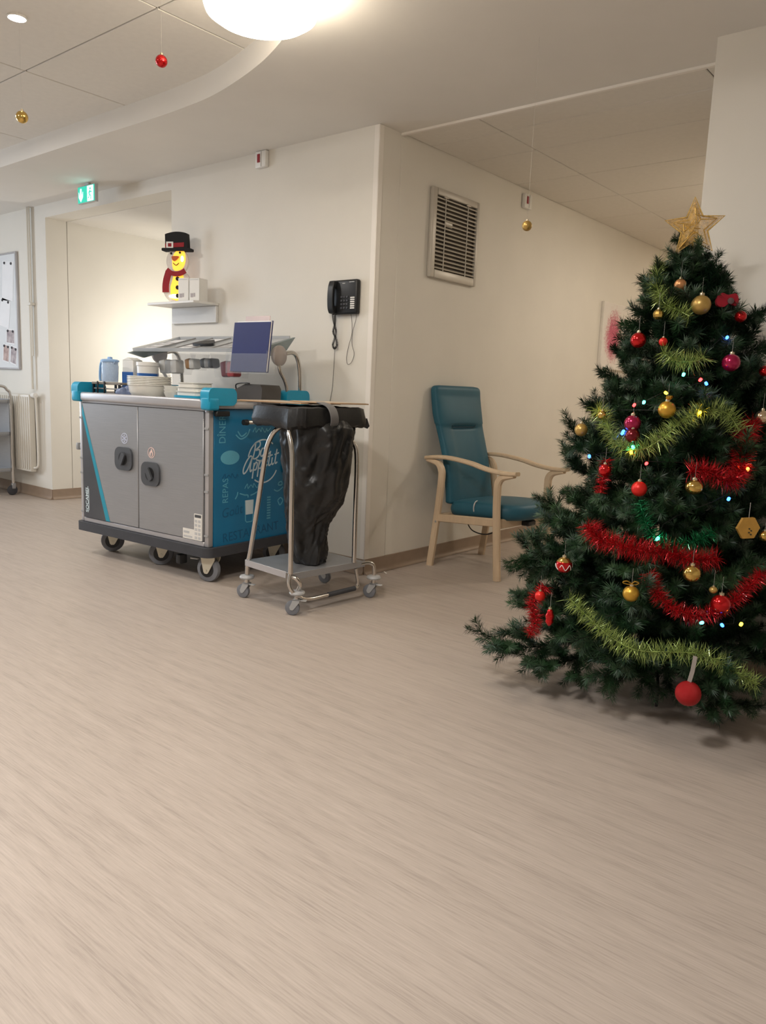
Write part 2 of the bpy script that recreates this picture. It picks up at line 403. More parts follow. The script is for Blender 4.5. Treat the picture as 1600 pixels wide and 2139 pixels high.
for s in ([(0.062, 0.086), (0.056, 0.056)], [(0.056, 0.056), (0.074, 0.04), (0.07, 0.018)], [(0.056, 0.056), (0.046, 0.036), (0.032, 0.03)], [(0.06, 0.08), (0.078, 0.068), (0.088, 0.078)], [(0.06, 0.08), (0.046, 0.07), (0.042, 0.056)]):
    man.ribbon(s, 0.008, (0, -0.0182, 0), A1, A2, DD)
man.build('running_figure', green_m, ex)

red_m = mat('alarm_red', (150, 28, 40), 0.35, noise=0.05)
def alarm(label, loc, rz):
    t = thing('alarm_unit', label, 'alarm', loc, rz)
    MB().box((-0.05, -0.03, 0), (0.05, -0.0005, 0.10), 0.006, 2).build('casing', white_m, t)
    MB().box((-0.028, -0.034, 0.03), (-0.002, -0.0301, 0.082), 0.002, 1).build('red_lens', red_m, t)
    MB().box((0.006, -0.0325, 0.004), (0.01, -0.0301, 0.096)).build('joint_line', lgrey_m, t)
    return t
alarm('white alarm box with red lens high on the wall above the meal cart', (-0.972, 0, 2.498), 0)
alarm('white alarm box with red lens near the corridor ceiling, above the hanging gold ball', (0, 1.645, 2.462), rad(90))

# ================================================================== HANGING BAUBLES
capm = mat('bauble_cap', (205, 190, 160), 0.3, 0.9, noise=0.03)
thread_m = mat('nylon_thread', (190, 185, 178), 0.4, noise=0.02)
def shiny(name, rgb, rough=0.18, metal=0.75): return mat(name, rgb, rough, metal, noise=0.06, nscale=6, coat=0.3)
red_sh = shiny('bauble_red_shiny', (200, 22, 26)); red_mt = mat('bauble_red_satin', (214, 36, 28), 0.38, 0.35, noise=0.05, nscale=10)
gold_sh = shiny('bauble_gold_shiny', (214, 178, 96), 0.16, 0.95); gold_mt = mat('bauble_gold_satin', (206, 160, 62), 0.36, 0.7, noise=0.05, nscale=10)
gold_pl = mat('bauble_gold_pale', (190, 156, 88), 0.36, 0.6, noise=0.05, nscale=10)
mag_sh = shiny('bauble_magenta', (168, 24, 74), 0.22, 0.6); dred_sh = shiny('bauble_wine', (110, 10, 24), 0.25, 0.6)
copper_m = mat('bauble_copper', (206, 146, 96), 0.36, 0.6, noise=0.05); silver_sh = shiny('bauble_champagne', (222, 200, 170), 0.15, 0.95)
glit_m = mat('bauble_red_glitter', (176, 22, 26), 0.45, 0.4, noise=0.35, nscale=120, bump=0.6, bscale=300)
BALLS = {}
def ball_mesh(kind, m):
    key = (kind, m.name)
    if key in BALLS: return BALLS[key]
    mb = MB(); n = 28
    def R(a, z): return 1.0
    prof = [(math.sin(PI*k/16), -math.cos(PI*k/16)) for k in range(17)]
    if kind == 'ball': mb.lathe(prof, n)
    elif kind == 'facet':
        mb.lathe([(math.sin(PI*k/6), -math.cos(PI*k/6)) for k in range(7)], 9)
    elif kind == 'ribbed':
        p = [(math.sin(PI*k/24)*(1+0.05*(k % 2)), -math.cos(PI*k/24)) for k in range(25)]; mb.lathe(p, n)
    elif kind == 'oval': mb.lathe([(r*0.95, z*0.82) for r, z in prof], n)
    elif kind == 'long': mb.lathe([(r*0.62*(1+0.12*math.sin(z*9)), z*1.35) for r, z in prof], n)
    BALLS[key] = mb.mesh('ball', m, 25 if kind == 'facet' else 180)
    return BALLS[key]
CAPME = MB().lathe([(0.26, 0.94), (0.27, 1.12), (0.24, 1.22), (0.06, 1.26), (0.06, 1.34), (0, 1.36)], 14).mesh('cap', capm)
def bauble(label, loc, r, m, kind='ball', thread=None, group='baubles on the Christmas tree', ribbon=None, extra=None):
    t = thing('bauble', label, 'bauble', loc, rnd.uniform(0, 6), group)
    o = link('ball', ball_mesh(kind, m), t); o.scale = (r, r, r)
    zc = 1.0 if kind in ('ball', 'facet', 'ribbed') else (0.82 if kind == 'oval' else 1.35)
    c = link('cap', CAPME, t); c.scale = (r, r, r); c.location = (0, 0, r*(zc-1.0))
    th = thread if thread else 0.05
    MB().tube([(0, 0, r*(zc+0.3)), (0, 0, r*(zc+0.3)+th)], 0.00035, 4).build('hanging_thread', thread_m, t)
    if ribbon:
        m2 = MB()
        m2.sweep(cat([(0, 0, r*1.25), (r*0.6, 0.003, r*1.55), (r*1.1, 0.004, r*1.35), (r*0.5, 0.006, r*1.2), (0, 0, r*1.25)], 5), 0.012, 0.0015)
        m2.sweep(cat([(0, 0, r*1.25), (-r*0.3, 0.004, r*1.6), (-r*0.8, 0.006, r*1.5), (-r*0.4, 0.002, r*1.2), (0, 0, r*1.25)], 5), 0.012, 0.0015)
        m2.build('ribbon_bow', ribbon, t)
    if extra: extra(t, r)
    return t
G2 = 'baubles hanging from the ceiling on threads'
bauble('shiny red bauble on a thread below the tiled ceiling', (-0.04, -1.405, 2.477), 0.0255, red_sh, thread=0.206, group=G2)
bauble('gold bauble on a thread near the left edge, above the exit sign', (-0.66, -1.715, 2.277), 0.0265, gold_sh, thread=0.405, group=G2)
bauble('gold bauble on a thread in front of the corridor wall by the small alarm', (1.25, -0.465, 1.846), 0.0215, gold_pl, thread=0.72, group=G2)

# ================================================================== WALL PHONE
ph = thing('wall_phone', 'black wall telephone with handset, keypad and hanging cords', 'telephone', (-0.205, 0, 1.56))
MB().box((-0.10, -0.038, 0), (0.105, -0.0005, 0.20), 0.012, 3).build('housing', black_m, ph)
hs = MB()
hs.sweep(cat([(-0.076, -0.050, 0.012), (-0.076, -0.062, 0.04), (-0.076, -0.066, 0.10), (-0.076, -0.062, 0.155), (-0.076, -0.050, 0.188)], 5), 0.044, 0.024, side=(1, 0, 0))
hs.box((-0.103, -0.06, 0.004), (-0.053, -0.030, 0.05), 0.01, 2); hs.box((-0.103, -0.06, 0.15), (-0.053, -0.030, 0.196), 0.01, 2)
hs.build('handset', black_m, ph)
key_m = mat('phone_key', (64, 66, 72), 0.4, noise=0.05)
for r in range(4):
    for c in range(3):
        MB().box((-0.022+c*0.022, -0.042, 0.03+r*0.021), (-0.006+c*0.022, -0.0382, 0.043+r*0.021), 0.002, 1).build('key', key_m, ph)
for k in range(6):
    MB().box((0.056, -0.0405, 0.030+k*0.012), (0.09, -0.0382, 0.038+k*0.012), 0.001, 1).build('label_strip', white_m, ph)
MB().box((-0.01, -0.040, 0.176), (0.012, -0.0382, 0.18)).build('printed_mark', lgrey_m, ph)
MB().box((0.045, -0.040, 0.182), (0.085, -0.0382, 0.186)).build('printed_mark', lgrey_m, ph)
# coiled handset cord
def coil(path, r, pitch, tr):
    P = [V(p) for p in path]; out = []; dist = 0
    for i in range(len(P)-1):
        a, b_ = P[i], P[i+1]; t = (b_-a); l = t.length; t.normalize(); n = t.cross(V((0, 1, 0))).normalized(); bb = t.cross(n); k = max(1, int(l/(pitch/6)))
        for q in range(k):
            d = dist+l*q/k; ang = 2*PI*d/pitch; out.append(a+(b_-a)*(q/k)+(n*math.cos(ang)+bb*math.sin(ang))*r)
        dist += l
    return out
cp = cat([(-0.09, -0.03, 0.004), (-0.080, -0.03, -0.04), (-0.066, -0.025, -0.09), (-0.078, -0.02, -0.135), (-0.092, -0.02, -0.175), (-0.078, -0.02, -0.198), (-0.058, -0.02, -0.18), (-0.066, -0.02, -0.14), (-0.083, -0.03, -0.1), (-0.07, -0.03, -0.05), (-0.07, -0.03, 0.0)], 5)
MB().tube(coil(cp, 0.0055, 0.006, 0.002), 0.0019, 5).build('coiled_cord', black_m, ph)
cable_m = mat('phone_cable', (96, 88, 80), 0.5, noise=0.04)
MB().tube(cat([(0.05, -0.02, 0.003), (0.055, -0.015, -0.06), (0.052, -0.012, -0.12), (0.03, -0.010, -0.18), (0.015, -0.010, -0.25), (0.025, -0.010, -0.29), (0.055, -0.010, -0.28), (0.075, -0.010, -0.23), (0.055, -0.010, -0.17), (0.06, -0.012, -0.1), (0.085, -0.015, -0.03), (0.09, -0.02, 0.003)], 6), 0.0016, 6).build('line_cable', cable_m, ph)
MB().tube(cat([(-0.082, -0.012, -0.19), (-0.088, -0.008, -0.25), (-0.094, -0.006, -0.36), (-0.10, -0.006, -0.44), (-0.118, -0.006, -0.53)], 6), 0.0014, 6).build('wall_cable', cable_m, ph)

# ================================================================== LOUVRED WALL OPENING (corridor wall)
vt = thing('louvred_vent', 'grey framed wall opening with horizontal slats, above the teal armchair', 'vent', (0, 0.755, 2.105))
frame_m = mat('vent_frame', (196, 190, 180), 0.4, 0.2, noise=0.03); slat_m = mat('vent_slat', (186, 180, 168), 0.4, 0.2, noise=0.04)
dark_m = mat('dark_backing', (92, 80, 66), 0.6, rgb2=(58, 50, 44), nscale=4)
hy, hz, fr = 0.262, 0.270, 0.047
MB().box((0.0006, -hy+0.02, -hz+0.02), (0.006, hy-0.02, hz-0.02)).build('backing', dark_m, vt)
def fbar(poly_yz0, poly_yz1):   # bevelled frame side: outer edge flat, inner edge proud
    pass
for nm, lo, hi in (('frame_side', (0.0006, -hy, -hz), (0.03, -hy+fr, hz)), ('frame_side', (0.0006, hy-fr*0.55, -hz), (0.03, hy, hz)), ('frame_rail', (0.0006, -hy+fr, -hz), (0.03, hy-fr*0.55, -hz+0.052)), ('frame_rail', (0.0006, -hy+fr, hz-0.042), (0.03, hy-fr*0.55, hz))):
    MB().box(lo, hi, 0.008, 2).build(nm, frame_m, vt)
sl = MB().box((-0.009, -hy+fr, -0.0045), (0.009, hy-fr*0.55, 0.0045), 0.0012, 1, rot=Matrix.Rotation(rad(24), 3, 'Y')).mesh('slat', slat_m, 30)
ns = 18
for k in range(ns): link('slat', sl, vt, (0.018, 0, -hz+0.066+k*(2*hz-0.122)/(ns-1)))
for y in (-0.125, 0.125):
    MB().tube([(0.0285, y, -hz+0.05), (0.0285, y, hz-0.03)], 0.0032, 8).build('ladder_bar', slat_m, vt)
    MB().box((0.0255, y-0.025, hz-0.052), (0.034, y+0.025, hz-0.040), 0.003, 1).build('clip', chrome_m, vt)
MB().box((0.012, -0.11, 0.055), (0.020, -0.03, 0.092), 0.003, 1).build('bracket', frame_m, vt)

# ================================================================== PICTURE IN THE CORRIDOR
def art_mat():
    m = bpy.data.materials.new('pink_scribble_canvas'); m.use_nodes = True; nt = m.node_tree; N = nt.nodes; L = nt.links; b = N['Principled BSDF']; b.inputs['Roughness'].default_value = 0.8
    t = N.new('ShaderNodeTexCoord'); sp = N.new('ShaderNodeSeparateXYZ'); L.new(t.outputs['Object'], sp.inputs[0])
    def mth(op, a, b2):
        n = N.new('ShaderNodeMath'); n.operation = op
        for i, q in enumerate((a, b2)):
            if isinstance(q, (int, float)): n.inputs[i].default_value = q
            else: L.new(q, n.inputs[i])
        return n.outputs[0]
    dy = mth('DIVIDE', mth('ADD', sp.outputs['Y'], 0.085), 0.20); dz = mth('DIVIDE', mth('ADD', sp.outputs['Z'], -0.0), 0.25)
    rr_ = mth('ADD', mth('MULTIPLY', dy, dy), mth('MULTIPLY', dz, dz))
    inside = mth('SUBTRACT', 1.0, rr_)
    n = N.new('ShaderNodeTexNoise'); n.inputs['Scale'].default_value = 42; n.inputs['Detail'].default_value = 5; n.inputs['Distortion'].default_value = 2.0; L.new(t.outputs['Object'], n.inputs['Vector'])
    k = mth('MULTIPLY', mth('SUBTRACT', mth('ADD', mth('MULTIPLY', inside, 0.45), n.outputs['Fac']), 0.52), 3.0)
    cr = N.new('ShaderNodeValToRGB'); e = cr.color_ramp.elements; e[0].color = (*lin((232, 226, 220)), 1); e[1].color = (*lin((196, 92, 116)), 1); L.new(k, cr.inputs['Fac'])
    L.new(cr.outputs['Color'], b.inputs['Base Color'])
    return m
pc = thing('canvas_picture', 'white canvas with a pink scribbled oval hung on the corridor wall', 'picture', (0, 3.40, 1.68))
MB().box((0.0006, -0.325, -0.292), (0.028, 0.325, 0.292), 0.003, 1).build('stretcher', trimw_m, pc)
MB().box((0.0281, -0.318, -0.285), (0.0296, 0.318, 0.285)).build('painted_face', art_mat(), pc)

# ================================================================== SHELF, SNOWMAN, BOXES
sh = thing('wall_shelf', 'small white wall shelf with a back panel below it', 'shelf', (-1.68, 0, 1.655))
shelf_m = mat('shelf_white', (228, 226, 222), 0.4, noise=0.02)
MB().box((-0.275, -0.215, 0), (0.265, -0.0005, 0.018), 0.003, 1).build('board', shelf_m, sh)
MB().box((-0.255, -0.022, -0.115), (0.262, -0.0005, -0.0005), 0.003, 1).build('back_panel', shelf_m, sh)
SZ = 1.6735
sm = thing('light_up_snowman', 'lit acrylic snowman in black top hat and red scarf on the shelf', 'decoration', (-1.735, -0.115, SZ), rad(28))
AX, AZ = (1, 0, 0), (0, 0, 1)
amber_m = mat('snowman_amber_lit', (240, 180, 70), 0.4, noise=0.1, nscale=20, emit=(255, 176, 50), estr=0.85)
hot_m = mat('snowman_bulb_lit', (255, 240, 200), 0.4, noise=0.01, emit=(255, 236, 180), estr=5.0)
felt_m = mat('black_felt', (30, 29, 31), 0.9, noise=0.1, nscale=60); scarf_m = mat('scarf_red_felt', (150, 36, 44), 0.85, noise=0.08, nscale=60)
body = MB(); body.prism(ell(0, 0.115, 0.108, 0.118, 32), (0, -0.012, 0), AX, AZ, (0, 0.024, 0)); body.prism(ell(0.005, 0.285, 0.082, 0.088, 32), (0, -0.0125, 0), AX, AZ, (0, 0.025, 0))
body.build('body', acryl_m, sm)
MB().prism([(-0.045, 0.03), (0.0, 0.0155), (0.07, 0.03), (0.075, 0.12), (0.05, 0.19), (-0.02, 0.19), (-0.045, 0.11)], (0, -0.0145, 0), AX, AZ, (0, 0.0015, 0)).build('belly_glow', amber_m, sm)
MB().prism(cat([(-0.02, 0.225), (0.04, 0.23), (0.068, 0.28), (0.06, 0.35), (0.0, 0.352), (-0.03, 0.3)], 5, True), (0, -0.0155, 0), AX, AZ, (0, 0.0015, 0)).build('face_glow', amber_m, sm)
hb = MB(); hb.prism(ell(-0.01, 0.045, 0.045, 0.014, 18), (0, -0.018, 0), AX, AZ, (0, 0.003, 0)); hb.build('bulb', hot_m, sm)
MB().prism(ell(0.045, 0.30, 0.011, 0.02, 16), (0, -0.018, 0), AX, AZ, (0, 0.002, 0)).build('bulb', hot_m, sm)
hat = MB()
hat.prism(cat([(-0.078, 0.365), (-0.082, 0.45), (-0.074, 0.468), (0.0, 0.482), (0.072, 0.474), (0.082, 0.455), (0.088, 0.365)], 4), (0, -0.022, 0), AX, AZ, (0, 0.044, 0)); hat.build('top_hat', felt_m, sm)
MB().prism(rrect(-0.105, 0.352, 0.112, 0.372, 0.006), (0, -0.028, 0), AX, AZ, (0, 0.056, 0)).build('hat_brim', felt_m, sm)
MB().prism([(-0.08, 0.374), (0.062, 0.38), (0.062, 0.41), (-0.081, 0.402)], (0, -0.024, 0), AX, AZ, (0, 0.0018, 0)).build('hat_band', scarf_m, sm)
bk = MB()
for x0, z0, x1, z1 in ((-0.07, 0.37, -0.058, 0.414), (-0.03, 0.37, -0.018, 0.414), (-0.058, 0.37, -0.03, 0.38), (-0.058, 0.404, -0.03, 0.414)): bk.box((x0, -0.027, z0), (x1, -0.0242, z1))
bk.build('buckle', white_m, sm)
sc_ = MB(); sc_.ribbon(cat([(-0.068, 0.225), (-0.04, 0.205), (0.0, 0.197), (0.04, 0.203), (0.072, 0.222)], 5), 0.032, (0, -0.016, 0), AX, AZ, (0, -0.012, 0))
sc_.ribbon(cat([(-0.052, 0.215), (-0.068, 0.17), (-0.078, 0.12), (-0.078, 0.07)], 5), 0.046, (0, -0.016, 0), AX, AZ, (0, -0.010, 0)); sc_.build('scarf', scarf_m, sm)
nose_m = mat('carrot_orange', (200, 96, 40), 0.7, noise=0.05)
MB().prism(cat([(-0.025, 0.292), (-0.03, 0.315), (0.0, 0.318), (0.025, 0.314), (0.01, 0.296), (-0.01, 0.284)], 4, True), (0, -0.0185, 0), AX, AZ, (0, -0.006, 0)).build('carrot_nose', nose_m, sm)
for x, z in ((-0.036, 0.336), (0.03, 0.342)): MB().prism(ell(x, z, 0.008, 0.008, 14), (0, -0.0185, 0), AX, AZ, (0, -0.003, 0)).build('eye', felt_m, sm)
for z in (0.165, 0.105, 0.048): MB().prism(ell(0.012, z, 0.014, 0.015, 16), (0, -0.0185, 0), AX, AZ, (0, -0.004, 0)).build('button', felt_m, sm)
MB().ribbon(cat([(-0.022, 0.272), (0.0, 0.256), (0.022, 0.272)], 6), 0.005, (0, -0.018, 0), AX, AZ, (0, -0.002, 0)).build('smile', felt_m, sm)
print_m = mat('box_print', (176, 168, 170), 0.6, noise=0.05)
def sbox(label, x, y, rz, wd, hgt):
    t = thing('carton_box', label, 'box', (x, y, SZ), rz, 'white boxes on the shelf')
    MB().box((-wd/2, -0.045, 0), (wd/2, 0.045, hgt), 0.002, 1).build('carton', white_m, t)
    MB().box((-wd/2+0.012, -0.0465, 0.022), (-wd/2+0.034, -0.0451, 0.048)).box((-wd/2+0.038, -0.0465, 0.025), (-wd/2+0.05, -0.0451, 0.05)).build('printed_mark', print_m, t)
    MB().box((-wd/2+0.008, -0.0465, hgt-0.012), (wd/2-0.008, -0.0451, hgt-0.009)).build('lid_line', lgrey_m, t)
sbox('small white carton box on the shelf, right beside the snowman', -1.562, -0.155, rad(14), 0.088, 0.152)
sbox('small white carton box at the right end of the shelf', -1.466, -0.135, rad(14), 0.085, 0.148)

# ================================================================== LEFT WALL: WHITEBOARD, RADIATOR, PIPE, SERVICE TROLLEY
wb = thing('whiteboard', 'white magnetic board with papers and photos at the left edge', 'whiteboard', (-5.0, 0, 1.71))
board_m = mat('whiteboard_enamel', (232, 236, 240), 0.12, noise=0.01, coat=0.4)
MB().box((-0.62, -0.016, -0.52), (0.64, -0.0008, 0.52)).build('panel', board_m, wb)
for lo, hi in (((-0.645, -0.024, -0.535), (-0.62, -0.0008, 0.535)), ((0.64, -0.024, -0.535), (0.665, -0.0008, 0.535)), ((-0.62, -0.024, -0.535), (0.64, -0.0008, -0.52)), ((-0.62, -0.024, 0.52), (0.64, -0.0008, 0.535))):
    MB().box(lo, hi, 0.003, 1).build('frame_bar', alu_m, wb)
def photo_mat(n, a, b_): return mat(n, a, 0.4, rgb2=b_, nscale=18)
ph1 = photo_mat('photo_print', (120, 104, 112), (206, 196, 196)); ph2 = photo_mat('photo_print_warm', (140, 112, 106), (214, 190, 184))
def sheet(label, x, z, wd, hgt, m, ang=0.0, grp='papers on the whiteboard'):
    t = thing('paper_sheet', label, 'paper', (x, -0.0165, z), 0, grp); t.rotation_euler = (0, rad(ang), 0)
    MB().box((-wd/2, -0.0012, -hgt/2), (wd/2, -0.0002, hgt/2)).build('sheet', paper_m, t)
    if m: MB().box((-wd/2+0.012, -0.0022, -hgt/2+0.012), (wd/2-0.012, -0.0013, hgt/2-0.012)).build('print', m, t)
    for q in (-1, 1): MB().lathe([(0.011, -0.009), (0.012, -0.002), (0.0, -0.002)], 12, (q*wd*0.3, 0, hgt/2-0.02), 'y').build('magnet', drubber_m, t)
    return t
sheet('white paper sheet held by magnets near the top of the whiteboard', -4.52, 1.99, 0.22, 0.36, None, 6)
sheet('curled white notice in the middle of the whiteboard', -4.60, 1.70, 0.20, 0.26, None, 12)
sheet('dark photo print at the lower right of the whiteboard', -4.50, 1.48, 0.17, 0.14, ph1, 4)
sheet('tilted photo print low on the whiteboard, left of its pair', -4.60, 1.325, 0.13, 0.17, ph2, 8)
sheet('tilted photo print low on the whiteboard, right of its pair', -4.45, 1.305, 0.13, 0.17, ph1, 12)
sheet('white paper with a red drawing cut by the left edge', -4.86, 1.86, 0.2, 0.5, mat('red_drawing', (225, 215, 215), 0.6, rgb2=(190, 120, 124), nscale=9), 2)
pipe_m = mat('painted_pipe', (222, 218, 208), 0.4, noise=0.02)
pp = thing('heating_pipe', 'vertical white painted pipe from radiator to ceiling beside the whiteboard', 'pipe', (-4.075, -0.03, 0))
MB().tube([(0, 0, 1.0), (0, 0, 2.599)], 0.012, 10).build('pipe_run', pipe_m, pp)
MB().tube([(0.03, 0, 1.3), (0.03, 0, 2.599)], 0.008, 10).build('pipe_run', pipe_m, pp)
MB().box((-0.018, -0.016, 1.75), (0.042, 0.0295, 1.775), 0.003, 1).build('pipe_clip', pipe_m, pp)
rd = thing('radiator', 'white panel radiator with valve and pipe at the foot of the left wall', 'radiator', (-4.06, 0, 0))
rib_m = mat('radiator_enamel', (214, 208, 196), 0.35, noise=0.02)
MB().box((-0.70, -0.085, 0.24), (0.02, -0.03, 0.95), 0.006, 2).build('panel', rib_m, rd)
for k in range(17): MB().box((-0.69+k*0.042, -0.092, 0.26), (-0.67+k*0.042, -0.0852, 0.93), 0.003, 1).build('rib', rib_m, rd)
for x in (-0.6, -0.1): MB().box((x, -0.03, 0.7), (x+0.04, -0.0005, 0.74)).build('wall_bracket', rib_m, rd)
MB().lathe([(0.022, 0.0), (0.026, 0.02), (0.024, 0.06), (0.0, 0.066)], 16, (0.03, -0.055, 0.945), 'x').build('thermostat_valve', white_m, rd)
MB().tube(cat([(0.075, -0.055, 0.945), (0.085, -0.05, 0.90), (0.085, -0.045, 0.6), (0.085, -0.045, 0.34), (0.07, -0.05, 0.285), (0.021, -0.055, 0.275)], 6), 0.011, 10).build('feed_pipe', pipe_m, rd)

sv = thing('service_trolley', 'stainless steel tubular service trolley parked at the left edge', 'trolley', (-4.28, -0.14, 0))
for x in (0.0, -0.85):
    MB().tube(cat([(x, 0, 0.115), (x, 0, 0.4), (x, 0, 0.9), (x, -0.03, 0.985), (x, -0.10, 1.02), (x, -0.40, 1.02), (x, -0.47, 0.985), (x, -0.5, 0.9), (x, -0.5, 0.115)], 6), 0.013, 10).build('end_frame', chrome_m, sv)
MB().box((-0.835, -0.012, 0.25), (-0.016, -0.008, 0.90), 0.001, 1).build('back_panel', steel_m, sv)
for z in (0.22, 0.56, 0.86):
    t = MB(); t.box((-0.84, -0.485, z), (-0.014, -0.015, z+0.012), 0.003, 1); t.box((-0.84, -0.485, z+0.012), (-0.834, -0.015, z+0.035)); t.box((-0.02, -0.485, z+0.012), (-0.014, -0.015, z+0.035)); t.box((-0.834, -0.485, z+0.012), (-0.02, -0.479, z+0.035)); t.box((-0.834, -0.021, z+0.012), (-0.02, -0.015, z+0.035))
    t.build('shelf_tray', steel_m, sv)
for x in (0.0, -0.85):
    for y in (0.0, -0.5):
        c = MB().box((x-0.016, y-0.018, 0.06), (x+0.016, y+0.018, 0.114), 0.004, 1).build('caster_fork', steel_m, sv)
        MB().lathe([(0.0, -0.011), (0.035, -0.011), (0.046, -0.008), (0.048, 0), (0.046, 0.008), (0.035, 0.011), (0.0, 0.011)], 20, (x, y-0.012, 0.0485), 'x').build('wheel', drubber_m, c)

# ================================================================== MEAL CART  (local: u along length -1.17..0, v depth 0..0.78)
ct = thing('meal_cart', 'large grey and blue heated meal cart with two steel doors', 'meal cart', (-0.425, -0.848, 0), rad(4.2))
LC, DC = 1.20, 0.76
MB().box((-LC+0.02, 0.022, 0.212), (-0.02, DC-0.02, 0.985), 0.004, 1).build('body', alu_m, ct)
# corner posts with dark hinge bands
for u in (-LC, -0.034):
    for v in (0.0, DC-0.036):
        p = MB().box((u, v, 0.212), (u+0.034, v+0.036, 0.992), 0.006, 2).build('corner_post', alu_m, ct)
        if v == 0.0:
            for z in (0.27, 0.52, 0.615, 0.87): MB().box((u+0.001, -0.004, z), (u+0.033, 0.0, z+0.012), 0.001, 1).build('hinge_band', grey_m, p)
MB().box((-LC+0.034, -0.002, 0.212), (-0.034, 0.02, 0.240), 0.003, 1).build('bottom_rail', alu_m, ct)
MB().box((-LC+0.034, -0.002, 0.972), (-0.034, 0.02, 0.992), 0.003, 1).build('upper_rail', alu_m, ct)
# doors
dL = MB().box((-LC+0.038, -0.006, 0.243), (-0.610, 0.018, 0.97), 0.003, 1).build('door', steel_m, ct)
dR = MB().box((-0.604, -0.006, 0.243), (-0.038, 0.018, 0.97), 0.003, 1).build('door', steel_m, ct)
FA, FZ, FD = (1, 0, 0), (0, 0, 1), (0, -0.0012, 0)
decal_dark = mat('decal_dark_grey', (74, 76, 82), 0.35, 0.4, rgb2=(92, 94, 98), nscale=3)
decal_teal = mat('decal_teal', (38, 150, 176), 0.3, 0.1, noise=0.05)
x0 = -LC+0.0385
MB().prism([(x0, 0.2435), (-0.930, 0.2435), (x0, 0.90)], (0, -0.0062, 0), FA, FZ, FD).build('dark_triangle_decal', decal_dark, dL)
MB().prism([(-0.930, 0.2435), (-0.890, 0.2435), (x0, 0.962), (x0, 0.90)], (0, -0.0062, 0), FA, FZ, FD).build('teal_stripe_decal', decal_teal, dL)
m = text_mb('SOCAMEL', 0.038, (-1.122, -0.0078, 0.36), (0, 0, 1), (-1, 0, 0), (0, -0.0004, 0), bold=0.001); m.build('lettering', blueW_m, dL)
MB().box((-1.108, -0.0082, 0.29), (-1.103, -0.0075, 0.43)).build('small_print_line', blueW_m, dL)
def door_handle(d, cx, cz, ang):
    p = MB().prism(rrect(cx-0.082, cz-0.070, cx+0.082, cz+0.070, 0.046, 6), (0, -0.0062, 0), FA, FZ, (0, -0.012, 0)).build('handle_plate', darkgrey_m, d)
    MB().prism(ell(cx-0.002, cz, 0.040, 0.040, 24), (0, -0.0184, 0), FA, FZ, (0, -0.002, 0)).build('recess', black_m, p)
    c, s = math.cos(rad(ang)), math.sin(rad(ang))
    q = [(cx+a*c-b_*s, cz+a*s+b_*c) for a, b_ in rrect(-0.016, -0.040, 0.016, 0.040, 0.010, 3)]
    MB().prism(q, (0, -0.0206, 0), FA, FZ, (0, -0.012, 0)).build('turn_grip', darkgrey_m, p)
door_handle(dL, -0.736, 0.652, -28); door_handle(dR, -0.484, 0.583, 32)
def icon_ring(d, cx, cz, kind):
    im = mat('icon_cold', (206, 212, 232), 0.4, noise=0.02) if kind == 'snow' else mat('icon_hot', (226, 196, 188), 0.4, noise=0.02)
    mb = MB(); mb.ribbon(arc(cx, cz, 0.030, 0, 360, 28), 0.004, (0, -0.0062, 0), FA, FZ, FD); mb.build('icon_ring', im, d)
    mb = MB()
    if kind == 'snow':
        for k in range(6):
            a = rad(60*k+30); ca, sa = math.cos(a), math.sin(a)
            mb.ribbon([(cx, cz), (cx+ca*0.024, cz+sa*0.024)], 0.0042, (0, -0.0062, 0), FA, FZ, FD)
            for sgn in (-1, 1):
                b2 = a+sgn*0.7; mb.ribbon([(cx+ca*0.013, cz+sa*0.013), (cx+ca*0.013+math.cos(b2)*0.009, cz+sa*0.013+math.sin(b2)*0.009)], 0.003, (0, -0.0062, 0), FA, FZ, FD)
        mb.build('snowflake_icon', im, d)
    else:
        mb.prism(cat([(cx-0.014, cz-0.018), (cx-0.016, cz), (cx-0.004, cz+0.012), (cx+0.0, cz+0.025), (cx+0.010, cz+0.008), (cx+0.016, cz-0.004), (cx+0.012, cz-0.019), (cx, cz-0.024)], 4, True), (0, -0.0062, 0), FA, FZ, FD).build('flame_icon', im, d)
        MB().prism(cat([(cx-0.006, cz-0.018), (cx-0.004, cz-0.006), (cx+0.003, cz+0.002), (cx+0.007, cz-0.010), (cx+0.003, cz-0.019)], 4, True), (0, -0.0075, 0), FA, FZ, FD).build('flame_core', steel_m, d)
icon_ring(dL, -0.735, 0.775, 'snow'); icon_ring(dR, -0.483, 0.708, 'flame')
stick_m = mat('sticker_white', (226, 222, 214), 0.5, noise=0.02)
MB().prism([(-0.205, 0.243), (-0.045, 0.243), (-0.045, 0.395), (-0.11, 0.395), (-0.11, 0.302), (-0.205, 0.302)], (0, -0.0062, 0), FA, FZ, FD).build('sticker', stick_m, dR)
MB().box((-0.104, -0.0082, 0.374), (-0.052, -0.0075, 0.39)).build('sticker_header', darkgrey_m, dR)
for r in range(5):
    for c in range(2): MB().box((-0.104+c*0.028, -0.0082, 0.25+r*0.024), (-0.084+c*0.028, -0.0075, 0.265+r*0.024)).build('sticker_pictogram', lgrey_m, dR)
MB().box((-0.198, -0.0082, 0.252), (-0.125, -0.0075, 0.262)).build('sticker_line', lgrey_m, dR); MB().box((-0.198, -0.0082, 0.275), (-0.15, -0.0075, 0.288)).build('sticker_line', lgrey_m, dR)
# base bumper
bp = MB(); bp.prism(rrect(-LC-0.028, -0.028, 0.028, DC+0.028, 0.05), (0, 0, 0.156), (1, 0, 0), (0, 1, 0), (0, 0, 0.055)); bp.build('base_bumper', drubber_m, ct)
MB().box((-LC+0.25, 0.22, 0.11), (-0.25, DC-0.22, 0.1555)).build('chassis', darkgrey_m, ct)
